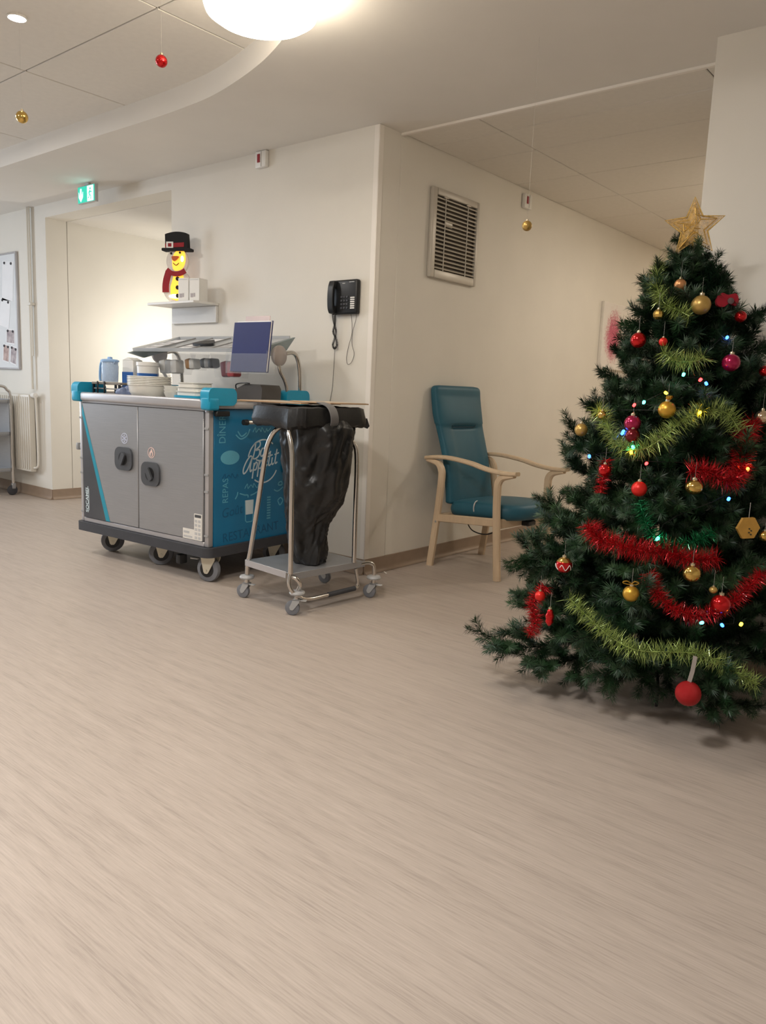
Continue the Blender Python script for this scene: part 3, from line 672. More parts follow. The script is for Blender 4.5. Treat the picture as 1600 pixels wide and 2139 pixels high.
# top: worktop, rounded rails, teal corner blocks
MB().box((-LC+0.01, 0.01, 0.9925), (-0.01, DC-0.01, 1.003)).build('worktop', steel_m, ct)
for n_, a_, b_ in (('front_rail', (-LC+0.04, -0.006, 0), (-0.04, -0.006, 0)), ('rear_rail', (-LC+0.04, DC+0.006, 0), (-0.04, DC+0.006, 0))):
    MB().box((a_[0], a_[1]-0.018, 0.985), (b_[0], a_[1]+0.018, 1.037), 0.014, 4).build(n_, alu_m, ct)
for u in (-LC-0.006, 0.006):
    MB().box((u-0.016, 0.05, 0.985), (u+0.016, DC-0.05, 1.025), 0.012, 3).build('side_rail', alu_m, ct)
def corner_block(u, v, su, sv_):
    # rounded teal block standing on the rail end, with a low front lip wrapped round the corner
    t = MB(); lo_v, hi_v = sorted((v+sv_*0.032, v-sv_*0.175)); lo_u = u-0.034; hi_v2 = hi_v
    prof = rrect(lo_v, 1.004, hi_v, 1.100, 0.036, 6)
    t.prism(prof, (lo_u, 0, 0), (0, 1, 0), (0, 0, 1), (0.068, 0, 0))
    t.box((u-0.036, min(v+sv_*0.034, v-sv_*0.05), 0.978), (u+0.036, max(v+sv_*0.034, v-sv_*0.05), 1.05), 0.014, 3)
    t.build('corner_block', teal_m, ct)
corner_block(-LC, 0, -1, -1); corner_block(0, 0, 1, -1); corner_block(0, DC, 1, 1); corner_block(-LC, DC, -1, 1)
MB().box((0.004, 0.03, 0.945), (0.03, 0.13, 0.974), 0.004, 1).build('block_bracket', black_m, ct)
# left end: push bar and latch
MB().tube([(-LC-0.03, 0.10, 1.035), (-LC-0.10, 0.10, 1.035), (-LC-0.10, DC-0.1, 1.035), (-LC-0.03, DC-0.1, 1.035)], 0.008, 8).build('push_bar', chrome_m, ct)
MB().box((-LC-0.10, 0.06, 0.665), (-LC+0.001, 0.10, 0.70), 0.008, 2).build('latch_arm', lgrey_m, ct)
MB().box((-LC-0.125, 0.05, 0.66), (-LC-0.10, 0.11, 0.705), 0.006, 2).build('latch_head', grey_m, ct)
# blue printed side panel with lettering (plane u = const, seen from +u: right is +v)
PU = 0.0012
sp = MB().box((-0.019, 0.038, 0.208), (PU, DC-0.038, 0.982), 0.001, 1).build('side_panel', blue_m, ct)
SA, SZ_, SD = (0, 1, 0), (0, 0, 1), (0.0012, 0, 0)
def stx(body, size, v, z, m_, rot=0, nm='lettering', **k):
    c, s = math.cos(rad(rot)), math.sin(rad(rot))
    text_mb(body, size, (PU+0.0006, v, z), (0, c, s), (0, -s, c), (0.0004, 0, 0), **k).build(nm, m_, sp)
stx('D\u00ceNER', 0.07, 0.100, 0.873, blueL_m, 90, sx=0.8)
stx('REPAS', 0.062, 0.125, 0.525, blueL_m, 90, sx=0.85)
stx('Go\u00fbt', 0.078, 0.175, 0.40, blueD_m, 6, shear=0.2)
stx('RESTAURANT', 0.075, 0.335, 0.262, blueD_m, 3)
for v0, z0, n_, m_ in ((0.10, 0.605, 6, blueD_m), (0.335, 0.862, 7, blueL_m), (0.275, 0.535, 6, blueL_m)):      # illegible small script, as loops
    MB().ribbon(cat([(v0+0.016*k+0.006*math.sin(k*2.2), z0+(0.012 if k % 2 else -0.010)+0.004*math.sin(k*1.7)) for k in range(n_+3)], 5), 0.005, (PU, 0, 0), SA, SZ_, SD).build('drawn_motif', m_, sp)
for k in range(9): MB().box((PU+0.0001, 0.462, 0.325+k*0.016), (PU+0.0012, 0.492, 0.333+k*0.016)).build('print_bar', blueL_m, sp)
MB().prism(ell(0.158, 0.712, 0.072, 0.040, 28), (PU, 0, 0), SA, SZ_, (0.0006, 0, 0)).build('oval_badge', blueL_m, sp)
# glass pictogram, leaf and spoon marks
MB().prism([(0.283, 0.37), (0.345, 0.37), (0.349, 0.455), (0.279, 0.455)], (PU, 0, 0), SA, SZ_, SD).build('glass_icon', blueW_m, sp)
gl = MB(); gl.ribbon([(0.279, 0.455), (0.284, 0.335), (0.293, 0.325), (0.336, 0.325), (0.344, 0.335), (0.349, 0.455)], 0.006, (PU, 0, 0), SA, SZ_, SD); gl.build('glass_outline', blueL_m, sp)
for pts in ([(0.235, 0.50), (0.275, 0.488), (0.30, 0.485), (0.302, 0.47)], [(0.322, 0.482), (0.35, 0.488), (0.385, 0.502)], [(0.20, 0.47), (0.215, 0.49), (0.22, 0.51)], [(0.52, 0.50), (0.555, 0.488), (0.60, 0.51)], [(0.56, 0.54), (0.585, 0.545), (0.59, 0.525), (0.56, 0.525), (0.56, 0.54)], [(0.20, 0.84), (0.24, 0.815), (0.29, 0.835), (0.31, 0.87)], [(0.215, 0.86), (0.245, 0.83), (0.285, 0.85)], [(0.555, 0.43), (0.58, 0.445), (0.60, 0.425), (0.575, 0.40), (0.555, 0.43)]):
    MB().ribbon(cat(pts, 5), 0.007, (PU, 0, 0), SA, SZ_, SD).build('drawn_motif', blueL_m, sp)
for k in range(4):
    a = rad(45*k); MB().ribbon([(0.70-math.cos(a)*0.035, 0.34-math.sin(a)*0.05), (0.70+math.cos(a)*0.035, 0.34+math.sin(a)*0.05)], 0.012, (PU, 0, 0), SA, SZ_, SD).build('star_motif', blueL_m, sp)
# hand lettered "Bon Appetit" inside an open ring
RW = 0.0085
for a0, a1 in ((166, 52), (236, 332)):
    MB().ribbon(arc(0.425, 0.678, 0.128, a0, a1, 18), 0.008, (PU, 0, 0), SA, SZ_, SD).build('ring_arc', blueW_m, sp)
def script(strokes, org, sc_, rot=10, slant=0.35, w_=RW):
    c, s = math.cos(rad(rot)), math.sin(rad(rot))
    for st in strokes:
        pts = cat([((x+y*slant)*sc_, y*sc_) for x, y in st], 6)
        MB().ribbon([(org[0]+x*c-y*s, org[1]+x*s+y*c) for x, y in pts], w_, (PU, 0, 0), SA, SZ_, SD).build('script_stroke', blueW_m, sp)
B_ = [[(0.12, 1.0), (0.1, 0.5), (0.02, 0.0)], [(-0.1, 0.85), (0.15, 1.02), (0.5, 1.0), (0.55, 0.72), (0.2, 0.52), (0.55, 0.48), (0.6, 0.15), (0.3, -0.03), (-0.05, 0.05)]]
o_ = lambda x: [[(x+0.3, 0.5), (x+0.1, 0.48), (x, 0.22), (x+0.12, 0.0), (x+0.32, 0.1), (x+0.38, 0.35), (x+0.25, 0.5), (x+0.45, 0.42)]]
n_ = lambda x: [[(x, 0.48), (x, 0.02)], [(x, 0.2), (x+0.15, 0.48), (x+0.28, 0.42), (x+0.26, 0.02), (x+0.45, 0.1)]]
script(B_+o_(0.72)+n_(1.22), (0.335, 0.695), 0.088)
script([[(0.35, -0.12), (0.9, -0.28), (1.55, -0.12)]], (0.335, 0.695), 0.088)
A_ = [[(0.62, 0.95), (0.45, 1.02), (0.15, 0.75), (-0.05, 0.3), (0.05, 0.0), (0.35, 0.2), (0.6, 0.75), (0.66, 0.95), (0.58, 0.3), (0.66, 0.0), (0.8, 0.1)]]
p_ = lambda x: [[(x, 0.5), (x, -0.5)], [(x, 0.25), (x+0.18, 0.5), (x+0.32, 0.35), (x+0.25, 0.03), (x+0.02, 0.05)]]
e_ = lambda x: [[(x, 0.22), (x+0.28, 0.32), (x+0.22, 0.5), (x+0.02, 0.4), (x+0.0, 0.1), (x+0.18, 0.0), (x+0.36, 0.12)], [(x+0.15, 0.62), (x+0.28, 0.75)]]
t_ = lambda x: [[(x+0.08, 0.95), (x+0.03, 0.15), (x+0.15, 0.0), (x+0.26, 0.08)], [(x-0.12, 0.62), (x+0.32, 0.66)]]
i_ = lambda x: [[(x, 0.48), (x, 0.1), (x+0.12, 0.0), (x+0.2, 0.08)]]
script(A_+p_(0.92)+p_(1.4)+e_(1.88)+t_(2.34)+i_(2.68)+t_(2.98), (0.262, 0.612), 0.088)
# side handle tube
hd = MB(); hd.tube([(0.09, 0.19, 0.915), (0.09, DC-0.08, 0.915)], 0.013, 12); hd.build('side_handle', chrome_m, ct)
MB().lathe([(0.0, 0.0), (0.016, 0.0), (0.017, 0.03), (0.0, 0.03)], 14, (0.09, 0.172, 0.915), 'y').build('handle_cap', black_m, ct)
MB().lathe([(0.016, 0.0), (0.017, 0.012), (0.016, 0.024)], 14, (0.09, 0.36, 0.915), 'y').build('handle_collar', alu_m, ct)
MB().box((PU+0.0005, 0.55, 0.89), (0.1, 0.58, 0.94), 0.005, 1).build('handle_bracket', darkgrey_m, ct)
MB().box((PU+0.0005, 0.592, 0.60), (0.022, 0.66, 0.80), 0.006, 2).build('control_box', black_m, ct)
# casters
fork_m = mat('zinc_fork', (214, 208, 190), 0.35, 0.45, noise=0.05)
def caster(u, v, r, wd, ang, braked=False):
    c = bpy.data.objects.new('caster', None); COL.objects.link(c); c.parent = ct; c.location = (u, v, 0); c.rotation_euler = (0, 0, rad(ang)); c.empty_display_size = 0.05
    MB().lathe([(0.0, -wd/2), (r*0.55, -wd/2), (r*0.6, -wd/2-0.003), (r*0.78, -wd/2), (r*0.95, -wd*0.4), (r, 0), (r*0.95, wd*0.4), (r*0.78, wd/2), (r*0.6, wd/2+0.003), (r*0.55, wd/2), (0, wd/2)], 32, (0, 0, r), 'y').build('tyre', rubber_m, c)
    MB().lathe([(0.0, -wd/2-0.004), (r*0.5, -wd/2-0.004), (r*0.62, -wd/2-0.0035), (r*0.62, wd/2+0.0035), (r*0.5, wd/2+0.004), (0, wd/2+0.004)], 24, (0, 0, r), 'y').build('hub', black_m, c)
    f = MB()
    for s in (-1, 1):
        y = s*(wd/2+0.009)
        f.prism([(-0.016, r-0.016), (-0.008, r-0.024), (0.008, r-0.024), (0.016, r-0.016), (0.058, 0.135), (0.058, 0.1555), (-0.035, 0.1555), (-0.035, 0.135)], (0, y-0.003, 0), (1, 0, 0), (0, 0, 1), (0, 0.006, 0))
        f.lathe([(0.007, 0), (0.007, 0.003), (0, 0.004)], 10, (0, y-0.003-(0.004 if s < 0 else -0.006), r-0.004), 'y')
    f.box((-0.035, -wd/2-0.006, 0.1495), (0.058, wd/2+0.006, 0.1555)); f.build('fork', fork_m, c)
    if braked: MB().box((-0.125, -0.014, 0.12), (-0.07, 0.014, 0.13), 0.004, 1).build('brake_pedal', lgrey_m, c)
caster(-0.055, 0.055, 0.074, 0.036, 12, True); caster(-0.57, 0.13, 0.074, 0.036, 52); caster(-1.10, 0.16, 0.074, 0.06, 52)
caster(-0.10, DC-0.12, 0.074, 0.04, 20); caster(-LC+0.1, DC-0.12, 0.074, 0.04, 20); caster(-0.56, DC-0.15, 0.074, 0.04, 20)
MB().box((-0.40, 0.10, 0.04), (-0.36, 0.16, 0.1), 0.01, 2).build('tow_hook', darkgrey_m, ct)

# overshelf (tilted tray on bent tubes)
ov_m = glassy('overshelf_smoked_plastic', (186, 191, 196), 0.55, 0.2)
T0, T1 = (0.275, 1.305), (0.655, 1.405)          # front / rear edge (v, z)
def ovp(u, t, h=0.0):
    dv, dz = T1[0]-T0[0], T1[1]-T0[1]; l = math.hypot(dv, dz); return (u, T0[0]+dv*t-dz/l*h, T0[1]+dz*t+dv/l*h)
tray = MB()
def ovbox(u0, u1, t0, t1, h0, h1):
    vs = [ovp(u, t, h) for u in (u0, u1) for t in (t0, t1) for h in (h0, h1)]
    return vs, [(0, 1, 3, 2), (4, 6, 7, 5), (0, 4, 5, 1), (2, 3, 7, 6), (0, 2, 6, 4), (1, 5, 7, 3)]
tray.add(*ovbox(-1.02, -0.01, 0, 1, 0, 0.008)); o = tray.build('overshelf_tray', ov_m, ct)
for a in ((-1.02, -0.01, 0, 0.03, 0.008, 0.022), (-1.02, -0.01, 0.97, 1.0, 0.008, 0.022), (-1.02, -1.0, 0.03, 0.97, 0.008, 0.022)):
    MB().add(*ovbox(*a)).build('tray_lip', ov_m, o)
for k in range(5):
    MB().add(*ovbox(-0.84+k*0.165, -0.833+k*0.165, 0.05, 0.95, 0.008, 0.016)).build('divider', grey_m, o)
for u in (-0.012, -1.05):
    MB().prism([(0.25, 1.295), (0.372, 1.270), (0.60, 1.335), (0.675, 1.418)], (u, 0, 0), (0, 1, 0), (0, 0, 1), (0.022, 0, 0)).build('end_plate', mat('end_plate_grey', (138, 150, 152), 0.4, noise=0.04), ct)
    uu_ = u+0.022 if u > -0.5 else u-0.03
    MB().lathe([(0.0, 0.0), (0.055, 0.0), (0.06, 0.01), (0.06, 0.022), (0.05, 0.03), (0.0, 0.03)], 24, (uu_, 0.52, 1.30), 'x').build('pivot_cover', mat('pivot_grey', (176, 168, 166), 0.45, noise=0.03), ct)
    um = uu_+0.015
    MB().tube(cat([(um, 0.52, 1.25), (um, 0.53, 1.21), (um, 0.575, 1.15), (um-0.01, 0.61, 1.08), (um-0.02, 0.62, 1.003)], 6), 0.011, 10).build('support_tube', chrome_m, ct)
    MB().tube(cat([(um, 0.575, 1.315), (um, 0.635, 1.325), (um, 0.675, 1.30), (um, 0.70, 1.23), (um-0.005, 0.715, 1.1), (um-0.02, 0.725, 1.003)], 6), 0.013, 10).build('support_tube', chrome_m, ct)

CO = ct.matrix_basis.copy() if False else Matrix.Translation((-0.425, -0.848, 0)) @ Matrix.Rotation(rad(4.2), 4, 'Z')
def cw(u, v, z): return tuple(CO @ V((u, v, z)))
def cthing(name, label, cat_, u, v, z, rz=0, group=None): return thing(name, label, cat_, cw(u, v, z), rad(4.2+rz), group)
WT = 1.0035
# papers clipped on the overshelf
for lab, u, wd, t0, t1, m_ in (('white printed sheet lying flat at the left end of the overshelf', -0.99, 0.14, 0.1, 0.85, paper_m), ('white printed sheet lying flat in the middle of the overshelf', -0.66, 0.14, 0.12, 0.9, paper_m), ('grey printed sheet lying flat beside the blue folder', -0.33, 0.14, 0.08, 0.85, mat('paper_grey', (186, 188, 190), 0.7, noise=0.05))):
    t = cthing('paper_sheet', lab, 'paper', 0, 0, 0, 0, 'papers on the overshelf')
    MB().add(*ovbox(u, u+wd, t0, t1, 0.0085, 0.0105)).build('sheet', m_, t)
    for q in range(3): MB().add(*ovbox(u+0.015, u+wd-0.015, t0+0.12+q*0.16, t0+0.17+q*0.16, 0.0106, 0.0115)).build('print_block', grey_m, t)
t = cthing('black_pouch', 'small black flat pouch lying on the overshelf', 'pouch', 0, 0, 0)
MB().prism(cat([(-0.60, 0.35), (-0.52, 0.6), (-0.47, 0.5), (-0.40, 0.32), (-0.48, 0.28)], 4, True), ovp(0, 0, 0.0118), (1, 0, 0), V(ovp(0, 1))-V(ovp(0, 0)), (0, -0.004, 0.016)).build('pouch', black_m, t)
# blue folder in its clear pocket
fl = cthing('ring_folder', 'dark blue folder with papers standing in a clear pocket of the overshelf', 'folder', 0.045, 0.222, 1.195, 0)
navy_m = mat('folder_navy', (20, 32, 92), 0.45, noise=0.06)
rot = Matrix.Rotation(rad(-7), 3, 'X')
MB().box((-0.115, -0.004, 0), (0.165, 0.0, 0.275), 0.001, 1, rot, (0, 0, 0)).build('front_cover', navy_m, fl)
MB().box((-0.113, 0.016, 0), (0.163, 0.02, 0.285), 0.001, 1, rot, (0, 0, 0)).build('back_cover', navy_m, fl)
MB().box((-0.10, 0.001, 0.004), (0.16, 0.015, 0.282), 0.002, 1, rot, (0, 0, 0)).build('paper_stack', paper_m, fl)
MB().box((-0.118, -0.004, 0), (-0.1135, 0.02, 0.275), 0.001, 1, rot, (0, 0, 0)).build('spine', mat('folder_spine', (150, 150, 160), 0.5, noise=0.03), fl)
MB().box((-0.06, 0.021, 0.2), (0.13, 0.03, 0.315), 0.003, 1, rot, (0, 0, 0)).build('loose_papers', mat('paper_pinkish', (206, 192, 194), 0.7, noise=0.05), fl)
pk = cthing('clear_pocket', 'clear plastic pocket hanging in front of the overshelf around the folder', 'holder', 0.045, 0.222, 1.185, 0)
MB().box((-0.135, -0.02, 0), (0.185, -0.017, 0.11)).build('front_wall', clear_m, pk); MB().box((-0.135, -0.0168, 0), (0.185, 0.045, 0.004)).build('floor_plate', clear_m, pk)
MB().box((-0.135, -0.0168, 0.0045), (-0.131, 0.045, 0.125)).build('side_wall', clear_m, pk); MB().box((0.181, -0.0168, 0.0045), (0.185, 0.045, 0.125)).build('side_wall', clear_m, pk)
# clear bins hanging under the overshelf
def bin_(label, u0, u1, dz, content, cn):
    t = cthing('hanging_bin', label, 'bin', (u0+u1)/2, 0.33, 1.30, 0, 'clear bins under the overshelf'); hw = (u1-u0)/2
    b = MB()
    b.add([(-hw, 0, 0), (hw, 0, 0), (hw*0.85, 0.03, -dz), (-hw*0.85, 0.03, -dz), (-hw, 0.17, 0), (hw, 0.17, 0), (hw*0.85, 0.15, -dz), (-hw*0.85, 0.15, -dz)], [(0, 1, 2, 3), (4, 7, 6, 5), (0, 3, 7, 4), (1, 5, 6, 2), (3, 2, 6, 7)]); b.build('bin_shell', clear_m, t, smooth=0)
    for k in range(cn):
        x = (-0.6+1.2*(k+0.5)/cn)*hw
        MB().box((x-hw*0.5/cn-0.008, 0.05, -dz+0.006), (x+hw*0.5/cn+0.008, 0.12, -dz*0.3), 0.012, 2, Matrix.Rotation(rad(rnd.uniform(-14, 14)), 3, 'Y')).build('packet', content[k % len(content)], t)
pk_or = mat('packet_orange', (176, 128, 70), 0.5, noise=0.1); pk_rd = mat('packet_red', (170, 36, 40), 0.45, noise=0.1); pk_wr = mat('packet_wine', (110, 34, 44), 0.45, noise=0.1)
bin_('clear hanging bin with white packets under the left end of the overshelf', -0.95, -0.68, 0.13, [white_m, lgrey_m], 3)
bin_('clear hanging bin with orange and white packets', -0.67, -0.55, 0.10, [pk_or, white_m], 2)
bin_('clear hanging bin with dark packets in the middle of the overshelf', -0.54, -0.37, 0.09, [darkgrey_m, grey_m], 3)
bin_('clear hanging bin with red packets left of the blue folder', -0.36, -0.18, 0.14, [pk_wr, pk_rd], 2)
# things on the worktop
rk = cthing('wire_rack', 'low grey wire rack with black clips under the blue jug', 'rack', -1.02, 0.13, WT, 0)
MB().box((-0.12, -0.08, 0.085), (0.17, 0.10, 0.100), 0.003, 1).build('rack_plate', mat('rack_taupe', (120, 112, 102), 0.5, noise=0.05), rk)
for x in (-0.11, 0.15):
    for y in (-0.07, 0.09): MB().box((x-0.006, y-0.006, 0), (x+0.006, y+0.006, 0.0849)).build('leg', black_m, rk)
for x in (-0.05, 0.02): MB().box((x-0.006, -0.088, 0.02), (x+0.006, -0.0805, 0.105), 0.002, 1).build('clip', black_m, rk)
for z in (0.03, 0.06): MB().tube([(-0.11, -0.07, z), (0.15, -0.07, z)], 0.004, 6).build('rail_bar', grey_m, rk)
jg = cthing('water_jug', 'translucent light blue water jug with lid and handle', 'jug', -1.045, 0.12, WT+0.101, 0)
MB().lathe([(0.0, 0.0), (0.046, 0.0), (0.049, 0.004), (0.053, 0.10), (0.045, 0.125), (0.052, 0.125), (0.050, 0.1), (0.046, 0.006), (0, 0.006)], 28).build('jug_body', clearb_m, jg)
MB().lathe([(0.056, 0.1252), (0.057, 0.135), (0.045, 0.142), (0.016, 0.144), (0.014, 0.156), (0.0, 0.158)], 28).build('lid', mat('jug_lid_blue', (150, 186, 228), 0.4, noise=0.03), jg)
MB().sweep(cat([(-0.05, 0, 0.128), (-0.085, 0, 0.125), (-0.10, 0, 0.09), (-0.105, 0, 0.03), (-0.10, 0, 0.005)], 5), 0.016, 0.008).build('handle', mat('jug_handle_blue', (150, 190, 228), 0.35, noise=0.03), jg)
MB().prism([(0.05, 0.11), (0.072, 0.128), (0.05, 0.128)], (0, -0.012, 0), (1, 0, 0), (0, 0, 1), (0, 0.024, 0)).build('spout', clearb_m, jg)
bl_m = mat('carton_blue', (40, 98, 172), 0.45, noise=0.05)
c1 = cthing('milk_carton', 'white and blue drink carton standing behind the bowls, next to the jug', 'carton', -1.06, 0.30, WT, 10)
MB().box((-0.045, -0.045, 0), (0.045, 0.045, 0.245), 0.003, 1).build('carton_body', white_m, c1); MB().box((-0.0462, -0.0462, 0.06), (0.0462, -0.0452, 0.17)).build('blue_print', bl_m, c1)
MB().prism([(-0.045, 0.2452), (0.045, 0.2452), (0.0, 0.262)], (0, -0.045, 0), (0, 1, 0) and (1, 0, 0), (0, 0, 1), (0, 0.09, 0)).build('gable', white_m, c1)
c2 = cthing('plastic_tub_tower', 'tall white plastic tubs with a blue label behind the bowls', 'tub', -0.905, 0.30, WT, 0)
MB().lathe([(0.0, 0.0), (0.06, 0.0), (0.068, 0.21), (0.072, 0.212), (0.072, 0.235), (0.0, 0.238)], 24).build('tub', white_m, c2)
MB().lathe([(0.0665, 0.14), (0.0685, 0.165)], 24, (0, 0, 0)).build('blue_label', bl_m, c2)
c3 = cthing('clear_cup_stack', 'stack of clear plastic cups behind the bowls, right of the white tubs', 'cups', -0.77, 0.32, WT, 0)
for k in range(4): MB().lathe([(0.030, 0.0+0.025*k), (0.043, 0.11+0.025*k), (0.045, 0.112+0.025*k), (0.041, 0.11+0.025*k), (0.028, 0.004+0.025*k), (0, 0.004+0.025*k)], 20).build('cup', clear_m, c3)
bowl_m = mat('melamine_white', (226, 224, 216), 0.3, noise=0.02)
bowl_me = MB().lathe([(0.0, 0.0), (0.082, 0.0), (0.095, 0.006), (0.117, 0.04), (0.123, 0.078), (0.130, 0.081), (0.129, 0.086), (0.119, 0.083), (0.112, 0.042), (0.09, 0.012), (0.0, 0.008)], 32).mesh('bowl', bowl_m)
ordn = ['lowest', 'second lowest', 'third', 'fourth', 'second highest', 'topmost']
for k in range(6):
    o = link('bowl', bowl_me, None, cw(-0.665, 0.125, WT+0.0125+0.0095*k), (0, 0, rnd.uniform(0, 6))); tag(o, 'large white bowl, %s of the stack on the meal cart' % ordn[k], 'bowl', 'stacked bowls on the cart')
tb = MB().box((-0.13, -0.10, 0), (0.13, 0.10, 0.012), 0.005, 1).build('serving_mat', lgrey_m); tb.location = cw(-0.665, 0.125, WT); tb.rotation_euler = (0, 0, rad(4.2)); tag(tb, 'thin grey serving mat under the large bowl stack', 'mat')
t = cthing('plastic_bag', 'crumpled pale blue plastic bag on the worktop left of the bowl stack', 'bag', -0.845, 0.075, WT)
bb_ = bmesh.new(); bmesh.ops.create_icosphere(bb_, subdivisions=3, radius=0.05)
for v in bb_.verts:
    n = 1+0.35*math.sin(v.co.x*90+2)*math.cos(v.co.z*70)+0.25*math.sin(v.co.y*110); v.co = V((v.co.x*n*0.95, v.co.y*n*0.7, (v.co.z*n*0.75)+0.042)); v.co.z = max(0.0, v.co.z)
MB().bm(bb_).build('crumpled_film', glassy('bag_blue_film', (140, 155, 190), 0.75, 0.25), t)
sb = MB().lathe([(0.0, 0.0), (0.04, 0.0), (0.062, 0.05), (0.065, 0.06), (0.06, 0.058), (0.038, 0.006), (0, 0.006)], 24).mesh('small_bowl', bowl_m)
for k in range(3):
    o = link('small_bowl', sb, None, cw(-0.45, 0.14, WT+0.018*k)); tag(o, '%s small white bowl in the stack between the large bowls and the teal tray' % ['bottom', 'middle', 'top'][k], 'bowl', 'small bowls on the cart')
ty = cthing('teal_tray', 'teal plastic tray holding white lidded dishes at the cart front', 'tray', -0.27, 0.15, WT)
MB().prism(rrect(-0.11, -0.09, 0.11, 0.09, 0.03), (0, 0, 0), (1, 0, 0), (0, 1, 0), (0, 0, 0.045)).build('tray_base', teal_m, ty)
for k in range(3):
    o = MB().prism(rrect(-0.10+0.006*k, -0.075, 0.085-0.012*k, 0.075, 0.03), (0, 0, 0), (1, 0, 0), (0, 1, 0), (0, 0, 0.020)).build('food_dish', bowl_m); MB().prism(rrect(-0.105+0.006*k, -0.08, 0.09-0.012*k, 0.08, 0.03), (0, 0, 0.0202), (1, 0, 0), (0, 1, 0), (0, 0, 0.004)).build('lid_rim', bowl_m, o)
    o.location = cw(-0.27, 0.15, WT+0.0455+0.0247*k); o.rotation_euler = (0, 0, rad(4.2+3*k)); tag(o, 'white lidded food dish, %s in the pile on the teal tray' % ['lowest', 'middle', 'highest'][k], 'dish', 'dishes on the teal tray')
dv = cthing('label_printer', 'dark grey boxy device at the right rear of the cart top', 'device', -0.05, 0.43, WT)
MB().prism([(-0.13, 0.0), (0.10, 0.0), (0.105, 0.10), (0.09, 0.122), (-0.03, 0.125), (-0.13, 0.085)], (0, -0.08, 0), (1, 0, 0), (0, 0, 1), (0, 0.16, 0)).build('casing', mat('device_grey', (84, 80, 78), 0.5, noise=0.06), dv)
MB().tube(cat([(-0.125, -0.06, 0.09), (-0.10, -0.085, 0.12), (-0.03, -0.09, 0.13), (0.01, -0.085, 0.128)], 5), 0.004, 6).build('cable', black_m, dv)
br = cthing('steel_bar', 'short steel bar lying on the worktop behind the front teal corner block', 'bar', -0.055, 0.25, WT)
MB().tube([(0.0, -0.05, 0.02), (0.02, 0.09, 0.02)], 0.018, 12).build('bar', chrome_m, br); MB().lathe([(0.02, 0), (0.021, 0.02), (0.0, 0.02)], 12, (0.0, -0.071, 0.0215), 'y').build('end_cap', black_m, br)

# ================================================================== WASTE BAG TROLLEY
TO = Matrix.Translation((0.147, -0.612, 0)) @ Matrix.Rotation(rad(-4.6), 4, 'Z')
tr = thing('waste_trolley', 'tubular steel waste trolley on four small casters in front of the blue cart side', 'trolley', (0.147, -0.612, 0), rad(-4.6))
RT = 0.0125
MB().tube(cat([(0.2, -0.30, 0.215), (0.2, -0.302, 0.5), (0.2, -0.304, 0.76), (0.192, -0.305, 0.84), (0.168, -0.30, 0.905), (0.160, -0.275, 0.928), (0.158, -0.22, 0.932), (0.158, -0.08, 0.932), (0.158, 0.03, 0.930), (0.160, 0.075, 0.915), (0.175, 0.105, 0.86), (0.198, 0.125, 0.79), (0.2, 0.128, 0.5), (0.2, 0.13, 0.215)], 6), RT, 12).build('front_hoop', chrome_m, tr)
MB().tube(cat([(-0.195, -0.272, 0.13), (-0.19, -0.272, 0.20), (-0.172, -0.272, 0.25), (-0.11, -0.272, 0.52), (-0.055, -0.272, 0.77), (-0.03, -0.268, 0.85), (0.005, -0.255, 0.905), (0.03, -0.20, 0.935), (0.035, -0.05, 0.94), (0.03, 0.06, 0.935), (0.0, 0.12, 0.90), (-0.05, 0.14, 0.78), (-0.11, 0.14, 0.52), (-0.175, 0.14, 0.225)], 6), RT, 12).build('rear_hoop', chrome_m, tr)
pl = MB(); pl.box((-0.19, -0.285, 0.205), (0.195, 0.205, 0.211), 0.001, 1); pl.build('platform', steel_m, tr)
MB().box((-0.192, -0.290, 0.180), (0.15, -0.2852, 0.214), 0.001, 1).build('platform_flange', alu_m, tr)
MB().box((0.1955, -0.285, 0.180), (0.200, 0.215, 0.2145), 0.001, 1).build('platform_flange', steel_m, tr)
MB().tube(cat([(0.2, -0.30, 0.218), (0.205, -0.312, 0.17), (0.215, -0.30, 0.13), (0.22, -0.26, 0.095), (0.215, -0.19, 0.072), (0.205, -0.07, 0.068), (0.203, 0.05, 0.07), (0.203, 0.14, 0.072), (0.2, 0.165, 0.09), (0.196, 0.15, 0.178)], 6), 0.010, 10).build('foot_bar', chrome_m, tr)
MB().tube([(0.2045, -0.05, 0.068), (0.203, 0.14, 0.072)], 0.0135, 10).build('foot_grip', drubber_m, tr)
MB().tube(cat([(0.197, -0.295, 0.198), (0.23, -0.29, 0.195), (0.236, -0.268, 0.165), (0.222, -0.262, 0.14), (0.212, -0.265, 0.118)], 6), 0.011, 10).build('front_stem_tube', chrome_m, tr)
MB().tube(cat([(0.19, 0.19, 0.197), (0.205, 0.235, 0.200), (0.215, 0.262, 0.185), (0.218, 0.268, 0.15), (0.217, 0.268, 0.118)], 6), 0.011, 10).build('front_stem_tube', chrome_m, tr)
MB().tube(cat([(-0.18, 0.16, 0.197), (-0.2, 0.22, 0.195), (-0.212, 0.262, 0.17), (-0.212, 0.267, 0.118)], 6), 0.011, 10).build('rear_stem_tube', chrome_m, tr)
gcap = mat('caster_grey', (172, 172, 172), 0.4, noise=0.03)
